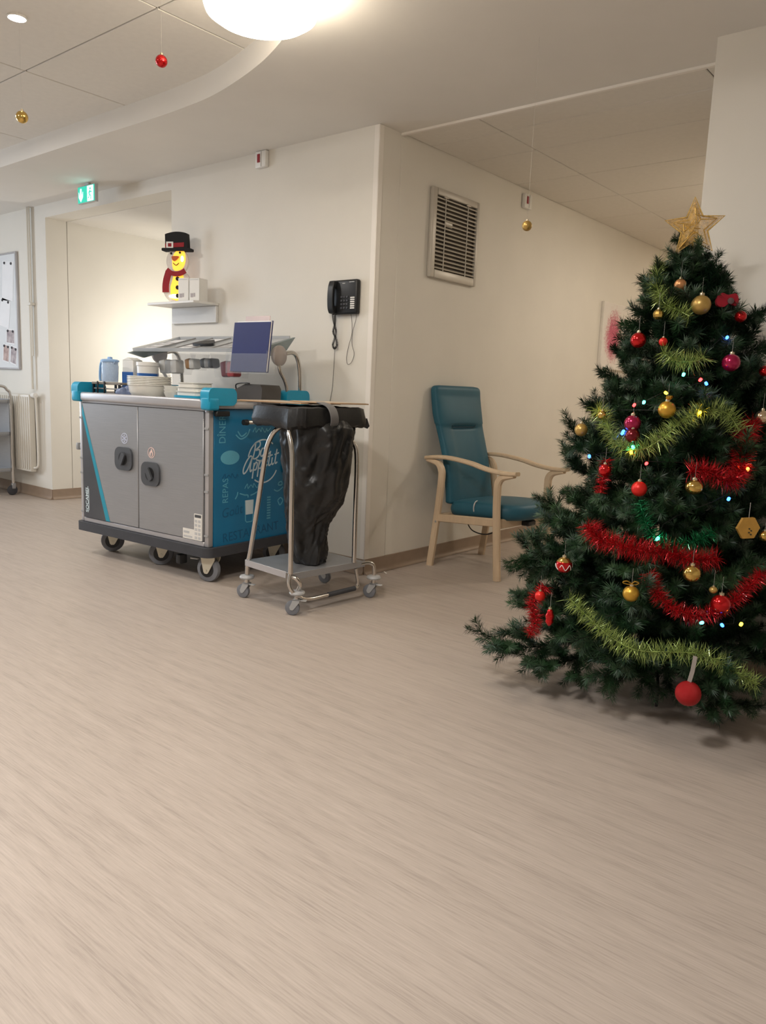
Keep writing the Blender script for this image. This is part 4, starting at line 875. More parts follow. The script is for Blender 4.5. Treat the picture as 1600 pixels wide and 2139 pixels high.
for (x, y, a) in ((-0.197, -0.272, 200), (0.212, -0.265, 215), (0.217, 0.268, 200), (-0.212, 0.267, 30)):
    c = bpy.data.objects.new('caster', None); COL.objects.link(c); c.parent = tr; c.location = (x, y, 0); c.rotation_euler = (0, 0, rad(a)); c.empty_display_size = 0.03
    MB().lathe([(0.0, 0.106), (0.036, 0.108), (0.04, 0.116), (0.036, 0.124), (0.014, 0.128), (0.0, 0.128)], 20).build('bumper_disc', gcap, c)
    MB().lathe([(0.013, 0.085), (0.013, 0.1059)], 12).build('swivel_pin', chrome_m, c)
    MB().lathe([(0.0, -0.012), (0.028, -0.012), (0.036, -0.009), (0.0375, 0.0), (0.036, 0.009), (0.028, 0.012), (0.0, 0.012)], 24, (0.022, 0, 0.0375), 'y').build('wheel', rubber_m, c)
    f = MB()
    for s in (-1, 1): f.prism([(0.010, 0.034), (0.018, 0.027), (0.030, 0.029), (0.034, 0.042), (0.016, 0.0845), (-0.018, 0.0845), (-0.016, 0.07)], (0, s*0.0145-0.0015, 0), (1, 0, 0), (0, 0, 1), (0, 0.003, 0))
    f.box((-0.018, -0.016, 0.078), (0.018, 0.016, 0.0848)); f.build('caster_fork', gcap, c)
    MB().box((-0.05, -0.012, 0.076), (-0.0185, 0.012, 0.081), 0.002, 1).build('brake_lever', lgrey_m, c)
# the black bag: a wrinkled sack with its rim rolled over a rectangular hoop
bag_m = mat('black_bin_liner', (20, 20, 21), 0.4, noise=0.15, nscale=12, bump=0.4, bscale=60)
bg = thing('bin_liner', 'black plastic waste bag hanging in the tubular trolley', 'bag', (0.147, -0.612, 0.212), rad(-4.6))
rows = [(0.755, 0.07, -0.06, 0.165), (0.71, 0.085, -0.05, 0.176), (0.62, 0.088, -0.05, 0.175), (0.50, 0.090, -0.05, 0.163), (0.40, 0.092, -0.05, 0.150), (0.33, 0.075, -0.05, 0.140), (0.27, 0.045, -0.05, 0.118), (0.21, 0.028, -0.05, 0.10), (0.12, 0.030, -0.05, 0.092), (0.05, 0.045, -0.05, 0.085), (0.005, 0.05, -0.05, 0.075)]
from mathutils import noise as mnoise
def crumple(p, a, sc=11.0):
    v = V(p)*sc; n1 = 1-2*abs(mnoise.noise(v)); n2 = 1-2*abs(mnoise.noise(v*2.3+V((5, 3, 1)))); return a*(0.65*n1+0.35*n2)
def bagp(i, j):
    q = j*(len(rows)-1); k = min(len(rows)-2, int(q)); t = q-k; a_, b_ = rows[k], rows[k+1]
    z, cx, cy, r = [x+(y-x)*t for x, y in zip(a_, b_)]
    an = 2*PI*i; d = 1-j
    fold = 0.05*math.sin(an*5+j*3.0+1.2*math.sin(j*7))*(0.3+0.9*j)+0.035*math.sin(an*8-j*9)+0.03*math.sin(an*13+j*14+2*math.sin(an*3))+0.06*math.sin(an*3+j*9)*j+0.022*abs(math.sin(an*6+j*21))*math.sin(j*17)
    rr_ = r*(1+fold); zz = z+0.012*math.sin(an*4+j*11)*min(1, j*8)*(0 if j > 0.93 else 1)
    rr_ += crumple((cx+r*math.cos(an), cy+r*math.sin(an), z*0.8+0.3*math.cos(an+1)), 0.016); return (cx+rr_*math.cos(an), cy+rr_*math.sin(an), max(0.004, zz))
mb = MB().grid(bagp, 120, 110, True); n0 = len(mb.v)-120; mb.f.append(tuple(range(n0, n0+120))); mb.build('sack', bag_m, bg, smooth=50)
rim_o = cat(rrect(-0.165, -0.30, 0.225, 0.165, 0.09, 4), 6, True)
RIM = [(0.78, 0.965), (0.86, 1.012), (0.95, 1.030), (1.03, 1.022), (1.07, 0.995), (1.08, 0.965), (1.05, 0.938), (0.97, 0.925), (0.88, 0.93)]
def rimp(i, j):
    k = int(i*len(rim_o)+0.5) % len(rim_o); x, y = rim_o[k]; cx, cy = 0.03, -0.0675
    s, z = RIM[min(8, int(round(j*8)))]
    an = math.atan2(y-cy, x-cx); w_ = 0.028*math.sin(an*7+j*2)+0.018*math.sin(an*13+2)+0.012*math.sin(an*23+j*9)
    w_ += crumple((x, y, z*1.5), 0.06, 16)
    return (cx+(x-cx)*(s+w_*j), cy+(y-cy)*(s+w_*j), z-0.212-0.006*j*math.sin(an*5+1)-0.004*math.sin(an*17)*j)
MB().grid(rimp, len(rim_o), 8, True).build('rolled_rim', bag_m, bg, smooth=40)
MB().add([(0.19, 0.14, 0.755), (0.215, 0.175, 0.765), (0.225, 0.185, 0.725), (0.205, 0.19, 0.71), (0.19, 0.165, 0.72)], [(0, 1, 2, 3, 4)]).build('torn_corner', bag_m, bg)
MB().sweep(cat([(0.17, -0.11, 0.84), (0.235, -0.105, 0.825), (0.262, -0.10, 0.79), (0.258, -0.09, 0.745), (0.22, -0.075, 0.70), (0.178, -0.07, 0.695)], 5), 0.05, 0.006).build('grey_clip', mat('clip_grey', (112, 110, 110), 0.45, noise=0.05), bg)
# cardboard sheets lying on the bag hoop
def board(label, x, y, z, sx, sy, rz, m_=card_m):
    t = thing('cardboard_sheet', label, 'cardboard', (x, y, z), rad(rz), 'cardboard sheets on the waste trolley')
    MB().box((-sx/2, -sy/2, 0), (sx/2, sy/2, 0.006), 0.001, 1).build('sheet', m_, t); MB().box((-sx/2+0.01, -sy/2+0.01, 0.0061), (sx/2-0.01, sy/2-0.01, 0.0075)).build('top_liner', mat('card_top', (186, 170, 150), 0.6, noise=0.05), t)
board('long brown cardboard sheet bridging from the cart side to the waste trolley', -0.06, -0.60, 1.037, 0.46, 0.32, 4)
board('upper brown cardboard sheet on the right, over the black bag rim', 0.20, -0.56, 1.0455, 0.33, 0.26, -6)
t = thing('paper_scrap', 'small white scrap of paper on the floor by the corridor corner', 'litter', (0.055, 0.13, 0.0))
MB().add([(-0.02, -0.006, 0.001), (0.0, -0.004, 0.010), (0.022, -0.007, 0.001), (0.02, 0.008, 0.001), (0.0, 0.006, 0.009), (-0.018, 0.007, 0.001)], [(0, 1, 4, 5), (1, 2, 3, 4)]).build('scrap', white_m, t)

# ================================================================== ARMCHAIR
ch = thing('armchair', 'high-backed teal armchair with pale wooden arms and legs by the corridor wall', 'chair', (0.394, 0.80, 0), rad(-4))
wood_m = mat('pale_beech', (206, 182, 152), 0.45, noise=0.06, nscale=5, stretch=(6, 6, 1))
vinyl_m = mat('teal_vinyl', (40, 92, 110), 0.48, noise=0.06, nscale=5, bump=0.12, bscale=350, spec=0.4)
for s in (-1, 1):
    y = 0.283*s
    MB().sweep(cat([(0.272, y, 0.0), (0.255, y, 0.2), (0.238, y, 0.42), (0.234, y, 0.56), (0.240, y, 0.605), (0.265, y, 0.632), (0.31, y, 0.643), (0.35, y, 0.6495)], 6), [0.036]*43, [0.046]*25+[0.046-0.026*k/17 for k in range(18)], rnd_=0.5).build('front_leg', wood_m, ch)
    MB().sweep(cat([(-0.266, y, 0.0), (-0.24, y, 0.2), (-0.215, y, 0.42), (-0.202, y, 0.58), (-0.207, y, 0.635), (-0.235, y, 0.672), (-0.28, y, 0.684), (-0.325, y, 0.689)], 6), [0.036]*43, [0.046]*25+[0.046-0.026*k/17 for k in range(18)], rnd_=0.5).build('rear_leg', wood_m, ch)
    MB().sweep(cat([(-0.335, y, 0.702), (-0.25, y, 0.714), (-0.14, y, 0.716), (0.02, y, 0.699), (0.13, y, 0.676), (0.23, y, 0.663), (0.31, y, 0.661), (0.372, y, 0.666)], 6), 0.052, 0.024, rnd_=0.6).build('armrest', wood_m, ch)
    MB().box((-0.215, y-0.014, 0.315), (0.225, y+0.014, 0.365), 0.004, 1, Matrix.Rotation(rad(-4), 3, 'Y')).build('side_rail', wood_m, ch)
MB().box((0.222, -0.268, 0.315), (0.25, 0.268, 0.375), 0.005, 1).build('front_rail', wood_m, ch)
MB().box((-0.225, -0.268, 0.30), (-0.2, 0.268, 0.35), 0.005, 1).build('rear_rail', wood_m, ch)
# seat cushion: rounded slab, front edge fuller and curved
def se(n, an): c, s_ = math.cos(an), math.sin(an); return (math.copysign(abs(c)**(2/n), c), math.copysign(abs(s_)**(2/n), s_))
prof_t = [(0.0, 0.0), (0.55, 0.0), (0.86, 0.006), (0.96, 0.022), (1.0, 0.05), (0.985, 0.075), (0.93, 0.093), (0.80, 0.101), (0.5, 0.106), (0.0, 0.108)]
def seatp(i, j):
    an = 2*PI*i; q = j*(len(prof_t)-1); k = min(len(prof_t)-2, int(q)); t = q-k; r = prof_t[k][0]+(prof_t[k+1][0]-prof_t[k][0])*t; z = prof_t[k][1]+(prof_t[k+1][1]-prof_t[k][1])*t
    x, y = se(4.2, an); fx = 0.06*(1-y*y) if x > 0 else 0
    X = 0.045+x*0.252*r+fx*r*max(0, x); return (X, y*0.256*r, 0.352+z*1.12-0.16*(0.24-X)*(0.24-X)*(1 if X < 0.24 else 0))
MB().grid(seatp, 56, 22, True).build('seat', vinyl_m, ch, smooth=180)
# backrest
bprof = [(-0.150, 0.41), (-0.163, 0.5), (-0.190, 0.65), (-0.228, 0.78), (-0.268, 0.90), (-0.292, 0.99), (-0.310, 1.09), (-0.318, 1.17)]
def backp(i, j):
    q = j*(len(bprof)-1); k = min(len(bprof)-2, int(q)); t = q-k
    P0 = bprof[max(k-1, 0)]; P1 = bprof[k]; P2 = bprof[k+1]; P3 = bprof[min(k+2, len(bprof)-1)]
    cx, cz = [0.5*((2*b)+(-a+c)*t+(2*a-5*b+4*c-d)*t*t+(-a+3*b-3*c+d)*t**3) for a, b, c, d in zip(P0, P1, P2, P3)]
    hw = 0.236-0.012*math.sin(PI*min(1, j/0.7))+0.006*(j > 0.6); th = 0.034
    e0 = min(1, j/0.05); e1 = min(1, (1-j)/0.09); en = (1-(1-min(e0, e1))**3)**0.5 if min(e0, e1) < 1 else 1.0
    hw2 = hw-0.06*(1-en); th2 = th*max(0.06, en)
    an = 2*PI*i; x, y = se(5.0, an)
    bulge = 0.0
    if x > 0:
        yy = abs(y); zrel = cz
        if zrel > 0.905: bulge = 0.016*math.sin(PI*min(1, (zrel-0.905)/0.20)**0.6)*(1-yy**4)
        else: bulge = -0.010*max(0, 1-(yy/0.62)**6)*min(1, max(0, (zrel-0.45)/0.1))
        if abs(zrel-0.905) < 0.012: bulge -= 0.010*(1-(yy/0.6)**4 if yy < 0.6 else 0)
    return (cx-0.030+th2*x+bulge, hw2*y, cz)
mb = MB().grid(backp, 64, 70, True); n0 = len(mb.v)-64; mb.f.append(tuple(range(n0, n0+64))); mb.f.append(tuple(range(64))); mb.build('backrest', vinyl_m, ch, smooth=60)
seam_m = mat('seam_dark', (22, 56, 70), 0.6, noise=0.05)
MB().tube([(-0.2655, -0.12, 0.902), (-0.2655, 0.12, 0.902)], 0.0032, 6).build('headrest_seam', seam_m, ch)
for s in (-1, 1): MB().tube(cat([(-0.2655, 0.12*s, 0.903), (-0.268, 0.135*s, 0.93), (-0.275, 0.15*s, 0.955), (-0.285, 0.215*s, 0.968)], 5), 0.0025, 6).build('headrest_seam', seam_m, ch)
MB().sweep(cat([(0.045, -0.247, 0.385), (0.048, -0.260, 0.42), (0.05, -0.252, 0.452), (0.055, -0.235, 0.466)], 5), 0.008, 0.004, side=(1, 0, 0)).build('zip', lgrey_m, ch)
MB().box((0.19, -0.02, 0.315), (0.30, 0.07, 0.3505), 0.008, 1).build('seat_mechanism', black_m, ch)
MB().tube(cat([(-0.02, -0.24, 0.33), (0.03, -0.24, 0.275), (0.12, -0.24, 0.262), (0.19, -0.24, 0.285), (0.215, -0.24, 0.33)], 6), 0.004, 6).build('release_cable', black_m, ch)
for s in (-1, 1):
    MB().lathe([(0.006, 0), (0.006, 0.004), (0, 0.005)], 10, (-0.218, 0.283*s-0.019*(1 if s < 0 else -1)-(0.004 if s < 0 else 0), 0.30), 'y').build('screw_cap', grey_m, ch)

# ================================================================== CHRISTMAS TREE
TX, TY = 1.96, -0.473
needle_m = mat('pine_needle', (38, 72, 38), 0.48, rgb2=(22, 47, 28), nscale=9)
needle2_m = mat('pine_needle_light', (52, 84, 46), 0.5, rgb2=(27, 54, 32), nscale=9)
bark_m = mat('branch_wire', (40, 44, 32), 0.7, noise=0.1); iron_m = mat('black_iron', (22, 22, 22), 0.5, noise=0.1)
tre = thing('christmas_tree', 'decorated artificial Christmas tree on a dark metal stand', 'Christmas tree', (TX, TY, 0))
MB().tube([(0, 0, 0.05), (0, 0, 0.8), (0, 0, 1.66)], [0.019, 0.017, 0.008], 10).build('trunk', bark_m, tre)
MB().lathe([(0.03, 0.03), (0.03, 0.30), (0.022, 0.31)], 14).build('stand_socket', iron_m, tre)
for k in range(4):
    a = rad(26+90*k); c, s = math.cos(a), math.sin(a)
    MB().tube([(0.028*c, 0.028*s, 0.26), (0.12*c, 0.12*s, 0.21), (0.29*c, 0.29*s, 0.075), (0.29*c, 0.29*s, 0.006)], 0.006, 6).tube([(0.285*c, 0.285*s, 0.06), (0.03*c, 0.03*s, 0.045)], 0.006, 6).build('stand_leg', iron_m, tre)
def needles(mb, path, dens, nl, r2, tipup=0.55):
    """flat needle blades all round a twig"""
    P = [V(p) for p in path]
    for i in range(len(P)-1):
        a, b_ = P[i], P[i+1]; d = b_-a; L_ = d.length
        if L_ < 1e-5: continue
        d.normalize(); n = d.cross(V((0.3, 0.2, 1))).normalized(); bb = d.cross(n)
        for q in range(int(L_*dens+r2.random())):
            an = r2.uniform(0, 2*PI); o = n*math.cos(an)+bb*math.sin(an); base = a+(b_-a)*r2.random()
            l = nl*r2.uniform(0.7, 1.15); dr = (o+d*r2.uniform(0.25, 0.95)).normalized(); side = dr.cross(d).normalized() if dr.cross(d).length > 1e-4 else n
            w_ = side*0.0013; tip = base+dr*l; mid = base+dr*l*0.45
            k = len(mb.v); mb.v += [tuple(base), tuple(mid+w_), tuple(tip), tuple(mid-w_)]; mb.f.append((k, k+1, k+2, k+3))
def branch_mesh(L_, seed, m_):
    r2 = random.Random(seed); nb = MB(); wires = MB()
    bend = r2.uniform(-0.06, 0.06); sag = r2.uniform(0.02, 0.07)
    stem = [(L_*t, bend*L_*math.sin(PI*t), L_*(-sag*math.sin(PI*t*0.9)+0.10*t**4)) for t in [k/8 for k in range(9)]]
    wires.tube(stem, [0.004-0.0025*k/8 for k in range(9)], 4, caps=False)
    st0 = 1 if L_ > 0.3 else 0
    needles(nb, stem[2 if L_ > 0.3 else 0:], 2300, 0.036, r2)
    nt = max(4, int(L_*21))
    for k in range(nt):
        t = 0.22+0.72*(k+0.5)/nt+r2.uniform(-0.02, 0.02); q = t*8; i = min(7, int(q)); f = q-i
        p = V(stem[i]).lerp(V(stem[i+1]), f); s = 1 if k % 2 else -1
        l = (0.10+0.16*L_)*(1.12-0.62*t)*r2.uniform(0.8, 1.2)+0.03
        az = s*rad(r2.uniform(30, 62)); el = rad(r2.uniform(-18, 34)) if k % 3 else rad(r2.uniform(25, 60))
        d = V((math.cos(az)*math.cos(el), math.sin(az)*math.cos(el), math.sin(el)))
        tw = [tuple(p+d*l*u_+V((0.02*u_*u_, 0, r2.uniform(-0.02, 0.05)*u_*u_))) for u_ in (0, 0.35, 0.7, 1.0)]
        wires.tube(tw, 0.0016, 3, caps=False); needles(nb, tw, 2200, 0.034, r2)
        if l > 0.09:
            for g in range(2):
                p2 = V(tw[1]).lerp(V(tw[2]), r2.random()); az2 = az+(1 if g else -1)*rad(r2.uniform(28, 50)); el2 = el+rad(r2.uniform(-25, 30)); l2 = l*r2.uniform(0.35, 0.55)
                d2 = V((math.cos(az2)*math.cos(el2), math.sin(az2)*math.cos(el2), math.sin(el2))); needles(nb, [tuple(p2), tuple(p2+d2*l2)], 2200, 0.033, r2)
    me = bpy.data.meshes.new('branch'); n = len(nb.v); me.from_pydata(nb.v+wires.v, [], nb.f+[tuple(i+n for i in f) for f in wires.f]); me.materials.append(m_); me.materials.append(bark_m)
    nf = len(nb.f)
    me.polygons.foreach_set('material_index', [0]*nf+[1]*(len(me.polygons)-nf))
    return me
CLS = [0.62, 0.50, 0.38, 0.27, 0.17]
BM_ = {c: [branch_mesh(c, int(c*1000)+k, needle_m if k else needle2_m) for k in range(3)] for c in CLS}
rt = random.Random(21)
tiers = [(0.28, 5, 0.54, -12), (0.37, 8, 0.56, -14), (0.48, 9, 0.52, -8), (0.60, 9, 0.48, -5), (0.72, 9, 0.43, -1), (0.83, 9, 0.40, 3), (0.93, 8, 0.37, 8), (1.03, 9, 0.31, 12), (1.13, 8, 0.27, 17), (1.23, 8, 0.232, 22), (1.32, 7, 0.20, 30), (1.41, 7, 0.17, 36), (1.49, 6, 0.135, 44), (1.55, 4, 0.10, 54), (1.59, 2, 0.075, 62)]
for ti, (z, n, L_, pit) in enumerate(tiers):
    for k in range(n):
        l = L_*rt.uniform(0.88, 1.10); c = min(CLS, key=lambda q: abs(q-l))
        o = link('branch', rt.choice(BM_[c]), tre, (0, 0, z+rt.uniform(-0.03, 0.03)))
        o.rotation_euler = (rad(rt.uniform(-14, 14)), rad(-pit+rt.uniform(-7, 7)), 2*PI*(k+0.5*(ti % 2)+rt.uniform(-0.18, 0.18))/n+ti*0.37); o.scale = (l/c,)*3
for z, yaw, l, pit in ((0.30, -127, 0.69, -15), (0.27, -118, 0.56, -20), (0.25, -40, 0.56, -19), (0.55, -128, 0.55, -6), (0.28, -78, 0.50, -16), (0.95, -142, 0.38, -2), (0.98, 30, 0.42, 8), (1.12, 36, 0.40, 12), (1.24, 28, 0.32, 18), (1.34, 42, 0.26, 26)):
    c = min(CLS, key=lambda q: abs(q-l)); o = link('branch', BM_[c][1], tre, (0, 0, z)); o.rotation_euler = (0, rad(-pit), rad(yaw)); o.scale = (l/c,)*3
o = link('branch', BM_[0.17][0], tre, (0, -0.012, 1.55)); o.rotation_euler = (0, rad(-86), 0.3); o.scale = (0.9, 0.7, 0.7)

# star on the tip
star_m = mat('gold_glitter', (226, 186, 104), 0.35, 0.5, noise=0.35, nscale=150, bump=0.5, bscale=400)
sr = thing('tree_star', 'gold glitter wire star on the tip of the tree', 'star', (1.966, -0.478, 1.768), YAW-0.25)
def spt(k, r): a = rad(90+36*k+4); return (r*math.cos(a), r*math.sin(a))
pts = [spt(k, 0.108 if k % 2 == 0 else 0.048) for k in range(10)]
MB().tube([(x, 0, y) for x, y in pts], 0.0035, 6, closed=True).build('outline_wire', star_m, sr)
MB().tube([(x*0.72, 0.0, y*0.72) for x, y in pts], 0.0028, 6, closed=True).build('inner_wire', star_m, sr)
for dy in (-0.006, 0.006):
    m_ = MB(); m_.add([(0, dy*2.2, 0)]+[(x*0.93, dy*0.3, y*0.93) for x, y in pts], [(0, i+1, (i+1) % 10+1) for i in range(10)]); m_.build('glitter_mesh', mat('gold_glitter_gauze', (222, 180, 98), 0.5, 0.3, noise=0.35, nscale=90, bump=0.6, bscale=300, alpha=0.42), sr, smooth=0)
r3 = random.Random(5)
for k in range(18):
    a, b_ = r3.randrange(10), r3.randrange(10)
    if a == b_: continue
    pa, pb = pts[a], pts[b_]; f, g = r3.uniform(0.2, 0.85), r3.uniform(0.2, 0.85)
    MB().tube([(pa[0]*f, -0.007, pa[1]*f), (pb[0]*g*0.6, -0.008, pb[1]*g*0.6)], 0.0018, 4).build('curled_wire', star_m, sr)
MB().tube([(0, 0.004, -0.05), (0, 0.006, -0.13)], 0.004, 6).build('holder_tube', star_m, sr)

# tinsel garlands
def tinsel(label, pts, rad_, dens, m_, seed, nm='tinsel_garland', wdt=0.0016):
    r2 = random.Random(seed); t = thing(nm, label, 'tinsel', (TX, TY, 0), 0, 'tinsel garlands on the tree')
    P = [V(p)-V((TX, TY, 0)) for p in cat(pts, 8)]
    MB().tube(P, 0.0018, 5).build('core_string', m_, t)
    mb = MB()
    for i in range(len(P)-1):
        a, b_ = P[i], P[i+1]; d = b_-a; L_ = d.length; d.normalize(); n = d.cross(V((0.3, 0.2, 1))).normalized(); bb = d.cross(n)
        for q in range(int(L_*dens+r2.random())):
            an = r2.uniform(0, 2*PI); o = (n*math.cos(an)+bb*math.sin(an)+d*r2.uniform(-0.5, 0.5)).normalized(); base = a+(b_-a)*r2.random(); l = rad_*r2.uniform(0.6, 1.1)
            sd = o.cross(V((r2.uniform(-1, 1), r2.uniform(-1, 1), r2.uniform(-1, 1)))).normalized()*wdt*0.5; c1 = sd.cross(o)*l*r2.uniform(-0.5, 0.5)/max(1e-6, sd.length)
            m1 = base+o*l*0.5+c1*0.3; tip = base+o*l; k = len(mb.v)
            mb.v += [tuple(base-sd), tuple(base+sd), tuple(m1+sd), tuple(m1-sd), tuple(tip)]; mb.f += [(k, k+1, k+2, k+3), (k+3, k+2, k+4)]
    o = mb.build('foil_strands', m_, t, raw=True); o['kind'] = 'stuff'
    return t
tin_r = mat('tinsel_red_foil', (190, 22, 32), 0.26, 0.5, noise=0.2, nscale=40, coat=0.3)
tin_g = mat('tinsel_lime_foil', (158, 178, 100), 0.3, 0.4, noise=0.25, nscale=40, coat=0.3)
tin_e = mat('tinsel_emerald_foil', (18, 112, 66), 0.25, 0.6, noise=0.25, nscale=40, coat=0.3)
#GARLANDS
#<GARLANDS
tinsel('thick red tinsel garland across the middle of the tree', [(1.873, -0.984, 0.691), (1.925, -1.006, 0.651), (2.014, -1.01, 0.64), (2.093, -0.999, 0.632), (2.162, -0.973, 0.64), (2.22, -0.954, 0.621), (2.293, -0.901, 0.631)], 0.054, 4200, tin_r, 100)
tinsel('red tinsel garland sagging in a loop low on the tree', [(2.115, -1.02, 0.569), (2.157, -1.029, 0.498), (2.225, -1.012, 0.456), (2.289, -0.975, 0.451), (2.345, -0.923, 0.485), (2.387, -0.86, 0.546), (2.416, -0.792, 0.596)], 0.04, 3200, tin_r, 101)
tinsel('thick red tinsel garland bent down the right side of the tree', [(2.16, -0.856, 0.898), (2.212, -0.823, 0.901), (2.267, -0.792, 0.873), (2.29, -0.749, 0.905), (2.281, -0.71, 0.991), (2.286, -0.647, 1.072)], 0.055, 4200, tin_r, 102)
tinsel('short red tinsel end at the left edge of the tree, by a red bauble', [(1.883, -0.892, 0.915), (1.885, -0.912, 0.865), (1.891, -0.941, 0.8)], 0.034, 2600, tin_r, 103)
tinsel('red tinsel end hanging from the lowest left branches', [(1.757, -1.039, 0.453), (1.711, -1.043, 0.373), (1.746, -1.07, 0.323), (1.723, -1.075, 0.274)], 0.04, 3200, tin_r, 104)
tinsel('lime green tinsel garland below the star', [(1.863, -0.51, 1.651), (1.891, -0.603, 1.559), (1.944, -0.663, 1.482), (2.012, -0.676, 1.445), (2.047, -0.675, 1.427)], 0.05, 2400, tin_g, 105)
tinsel('lime green tinsel garland in the upper half of the tree', [(1.996, -0.759, 1.298), (2.041, -0.76, 1.27), (2.1, -0.738, 1.267), (2.123, -0.716, 1.285)], 0.054, 2400, tin_g, 106)
tinsel('lime green tinsel garland swinging across the tree at mid height', [(1.779, -0.789, 1.088), (1.839, -0.832, 1.047), (1.909, -0.875, 0.976), (1.991, -0.882, 0.958), (2.06, -0.855, 1.003), (2.111, -0.811, 1.071), (2.171, -0.761, 1.106), (2.224, -0.722, 1.093), (2.263, -0.704, 1.038)], 0.054, 2400, tin_g, 107)
tinsel('lime green tinsel garland along the lowest branches', [(1.867, -1.07, 0.437), (1.951, -1.089, 0.391), (2.036, -1.097, 0.345), (2.124, -1.087, 0.319), (2.22, -1.05, 0.328), (2.31, -1.0, 0.329), (2.389, -0.953, 0.286), (2.453, -0.904, 0.242)], 0.05, 2300, tin_g, 108)
tinsel('emerald green tinsel garland above the thick red one', [(2.031, -0.944, 0.792), (2.072, -0.968, 0.718), (2.114, -0.973, 0.676), (2.171, -0.96, 0.659), (2.227, -0.922, 0.679), (2.264, -0.881, 0.712)], 0.042, 2600, tin_e, 109)
#>GARLANDS
# ornaments
#ORNAMENTS
#<ORNAMENTS
def swirl(t, r):
    for k in range(3):
        a0 = k*2.1; MB().tube(cat([(r*1.01*math.cos(a0+j*0.25)*math.cos(0.35*math.sin(j*1.6)-0.2), r*1.01*math.sin(a0+j*0.25)*math.cos(0.35*math.sin(j*1.6)-0.2), r*1.01*math.sin(0.35*math.sin(j*1.6)-0.2)) for j in range(8)], 3), r*0.05, 5).build('white_swirl', white_m, t)
    MB().lathe([(r*math.sin(a)*1.02, r*math.cos(a)*1.02) for a in (1.1, 0.9, 0.6, 0.3, 0.02)], 24).build('gold_top', gold_sh, t)
def cloth_ornament(loc, r):
    t = thing('cloth_ornament', 'small red cloth ornament near the top right of the tree', 'ornament', loc, YAW)
    felt = mat('red_cloth', (158, 22, 40), 0.85, noise=0.1, nscale=40)
    MB().prism(cat([(-r*0.9, -r*0.5), (-r*0.95, r*0.1), (-r*0.55, r*0.6), (0, r*0.45), (r*0.7, r*0.6), (r*1.0, r*0.1), (r*0.85, -r*0.5), (r*0.2, -r*0.3), (-r*0.3, -r*0.65)], 4, True), (0, -0.008, 0), (1, 0, 0), (0, 0, 1), (0, 0.016, 0)).build('cloth', felt, t)
    MB().lathe([(0.0, -0.006), (r*0.28, -0.004), (r*0.3, 0.0), (0, 0.002)], 14, (r*0.25, -0.010, -r*0.1), 'y').build('grey_pad', mat('grey_felt', (104, 84, 82), 0.9, noise=0.1), t)
def hex_ornament(loc, r):
    t = thing('hexagon_ornament', 'flat gold hexagon ornament at the right side of the tree', 'ornament', loc, YAW+0.1)
    MB().prism([(r*math.cos(rad(60*k+4)), r*math.sin(rad(60*k+4))) for k in range(6)], (0, -0.006, 0), (1, 0, 0), (0, 0, 1), (0, 0.012, 0)).build('plate', mat('gold_card', (196, 150, 70), 0.5, 0.4, noise=0.12, nscale=30), t)
    for k in range(4): MB().prism(ell(r*(0.05+0.18*(k % 2)), -r*(0.05+0.16*k), r*0.08, r*0.06, 10), (0, -0.0075, 0), (1, 0, 0), (0, 0, 1), (0, 0.0013, 0)).build('dark_fleck', bark_m, t)
    MB().tube([(0, 0, r*0.86), (0, 0, r*0.86+0.05)], 0.0008, 5).build('hanging_thread', thread_m, t)
def big_ornament(loc, r):
    t = thing('glitter_ball', 'large red glitter ball on a silver ribbon under the lowest branches', 'bauble', loc, 0.4)
    o = link('ball', ball_mesh('ball', glit_m), t); o.scale = (r, r, r)
    MB().sweep([(0, 0, r*0.99), (0.006, 0, r+0.035), (0.010, 0, r+0.085)], 0.016, 0.0015, side=(0.7, -0.7, 0)).build('silver_ribbon', mat('silver_ribbon', (150, 142, 136), 0.4, 0.4, noise=0.05), t)
bauble('small satin copper bauble under the star', (1.99, -0.635, 1.541), 0.0215, copper_m, 'ball')
bauble('large satin gold bauble near the tree top', (2.073, -0.646, 1.467), 0.0337, gold_pl, 'ball')
bauble('small faceted gold bauble at the upper left of the tree', (1.944, -0.698, 1.433), 0.0189, gold_sh, 'facet')
cloth_ornament((2.133, -0.56, 1.491), 0.0383)
bauble('shiny red bauble at the upper right of the tree, below the red cloth', (2.177, -0.529, 1.436), 0.0205, red_sh, 'ball')
bauble('shiny red bauble at the left edge of the tree, beside the canvas picture', (1.897, -0.743, 1.34), 0.0275, red_sh, 'ball')
bauble('small matt red bauble right of a shiny red one', (1.991, -0.752, 1.333), 0.0151, red_mt, 'ball')
bauble('magenta banded bauble at the right of the tree', (2.202, -0.67, 1.267), 0.0296, mag_sh, 'ribbed')
bauble('red bauble cut by the right edge of the frame', (2.275, -0.525, 1.247), 0.0186, red_sh, 'ball')
bauble('gold bauble with a gold ribbon bow above the mid-height green tinsel', (2.057, -0.835, 1.099), 0.0295, gold_mt, 'ball', ribbon=gold_mt)
bauble('glossy magenta bauble at mid height', (1.953, -0.867, 1.047), 0.0284, mag_sh, 'ball')
bauble('dark wine bauble directly below the magenta one', (1.963, -0.883, 1.005), 0.0249, dred_sh, 'ball')
bauble('tiny gold bauble high at the left edge of the mid branches', (1.825, -0.835, 1.069), 0.0156, gold_sh, 'ribbed')
bauble('pale gold bauble at the leftmost tip of the mid branches', (1.74, -0.817, 1.01), 0.024, gold_pl, 'ball')
bauble('champagne bauble at the right edge above the red tinsel', (2.309, -0.623, 1.086), 0.0246, silver_sh, 'ball')
bauble('shiny red bauble at the left edge, over the short red tinsel end', (1.892, -0.925, 0.88), 0.0219, red_sh, 'ball')
bauble('satin red bauble in the middle of the tree', (2.029, -0.947, 0.831), 0.026, red_mt, 'ball')
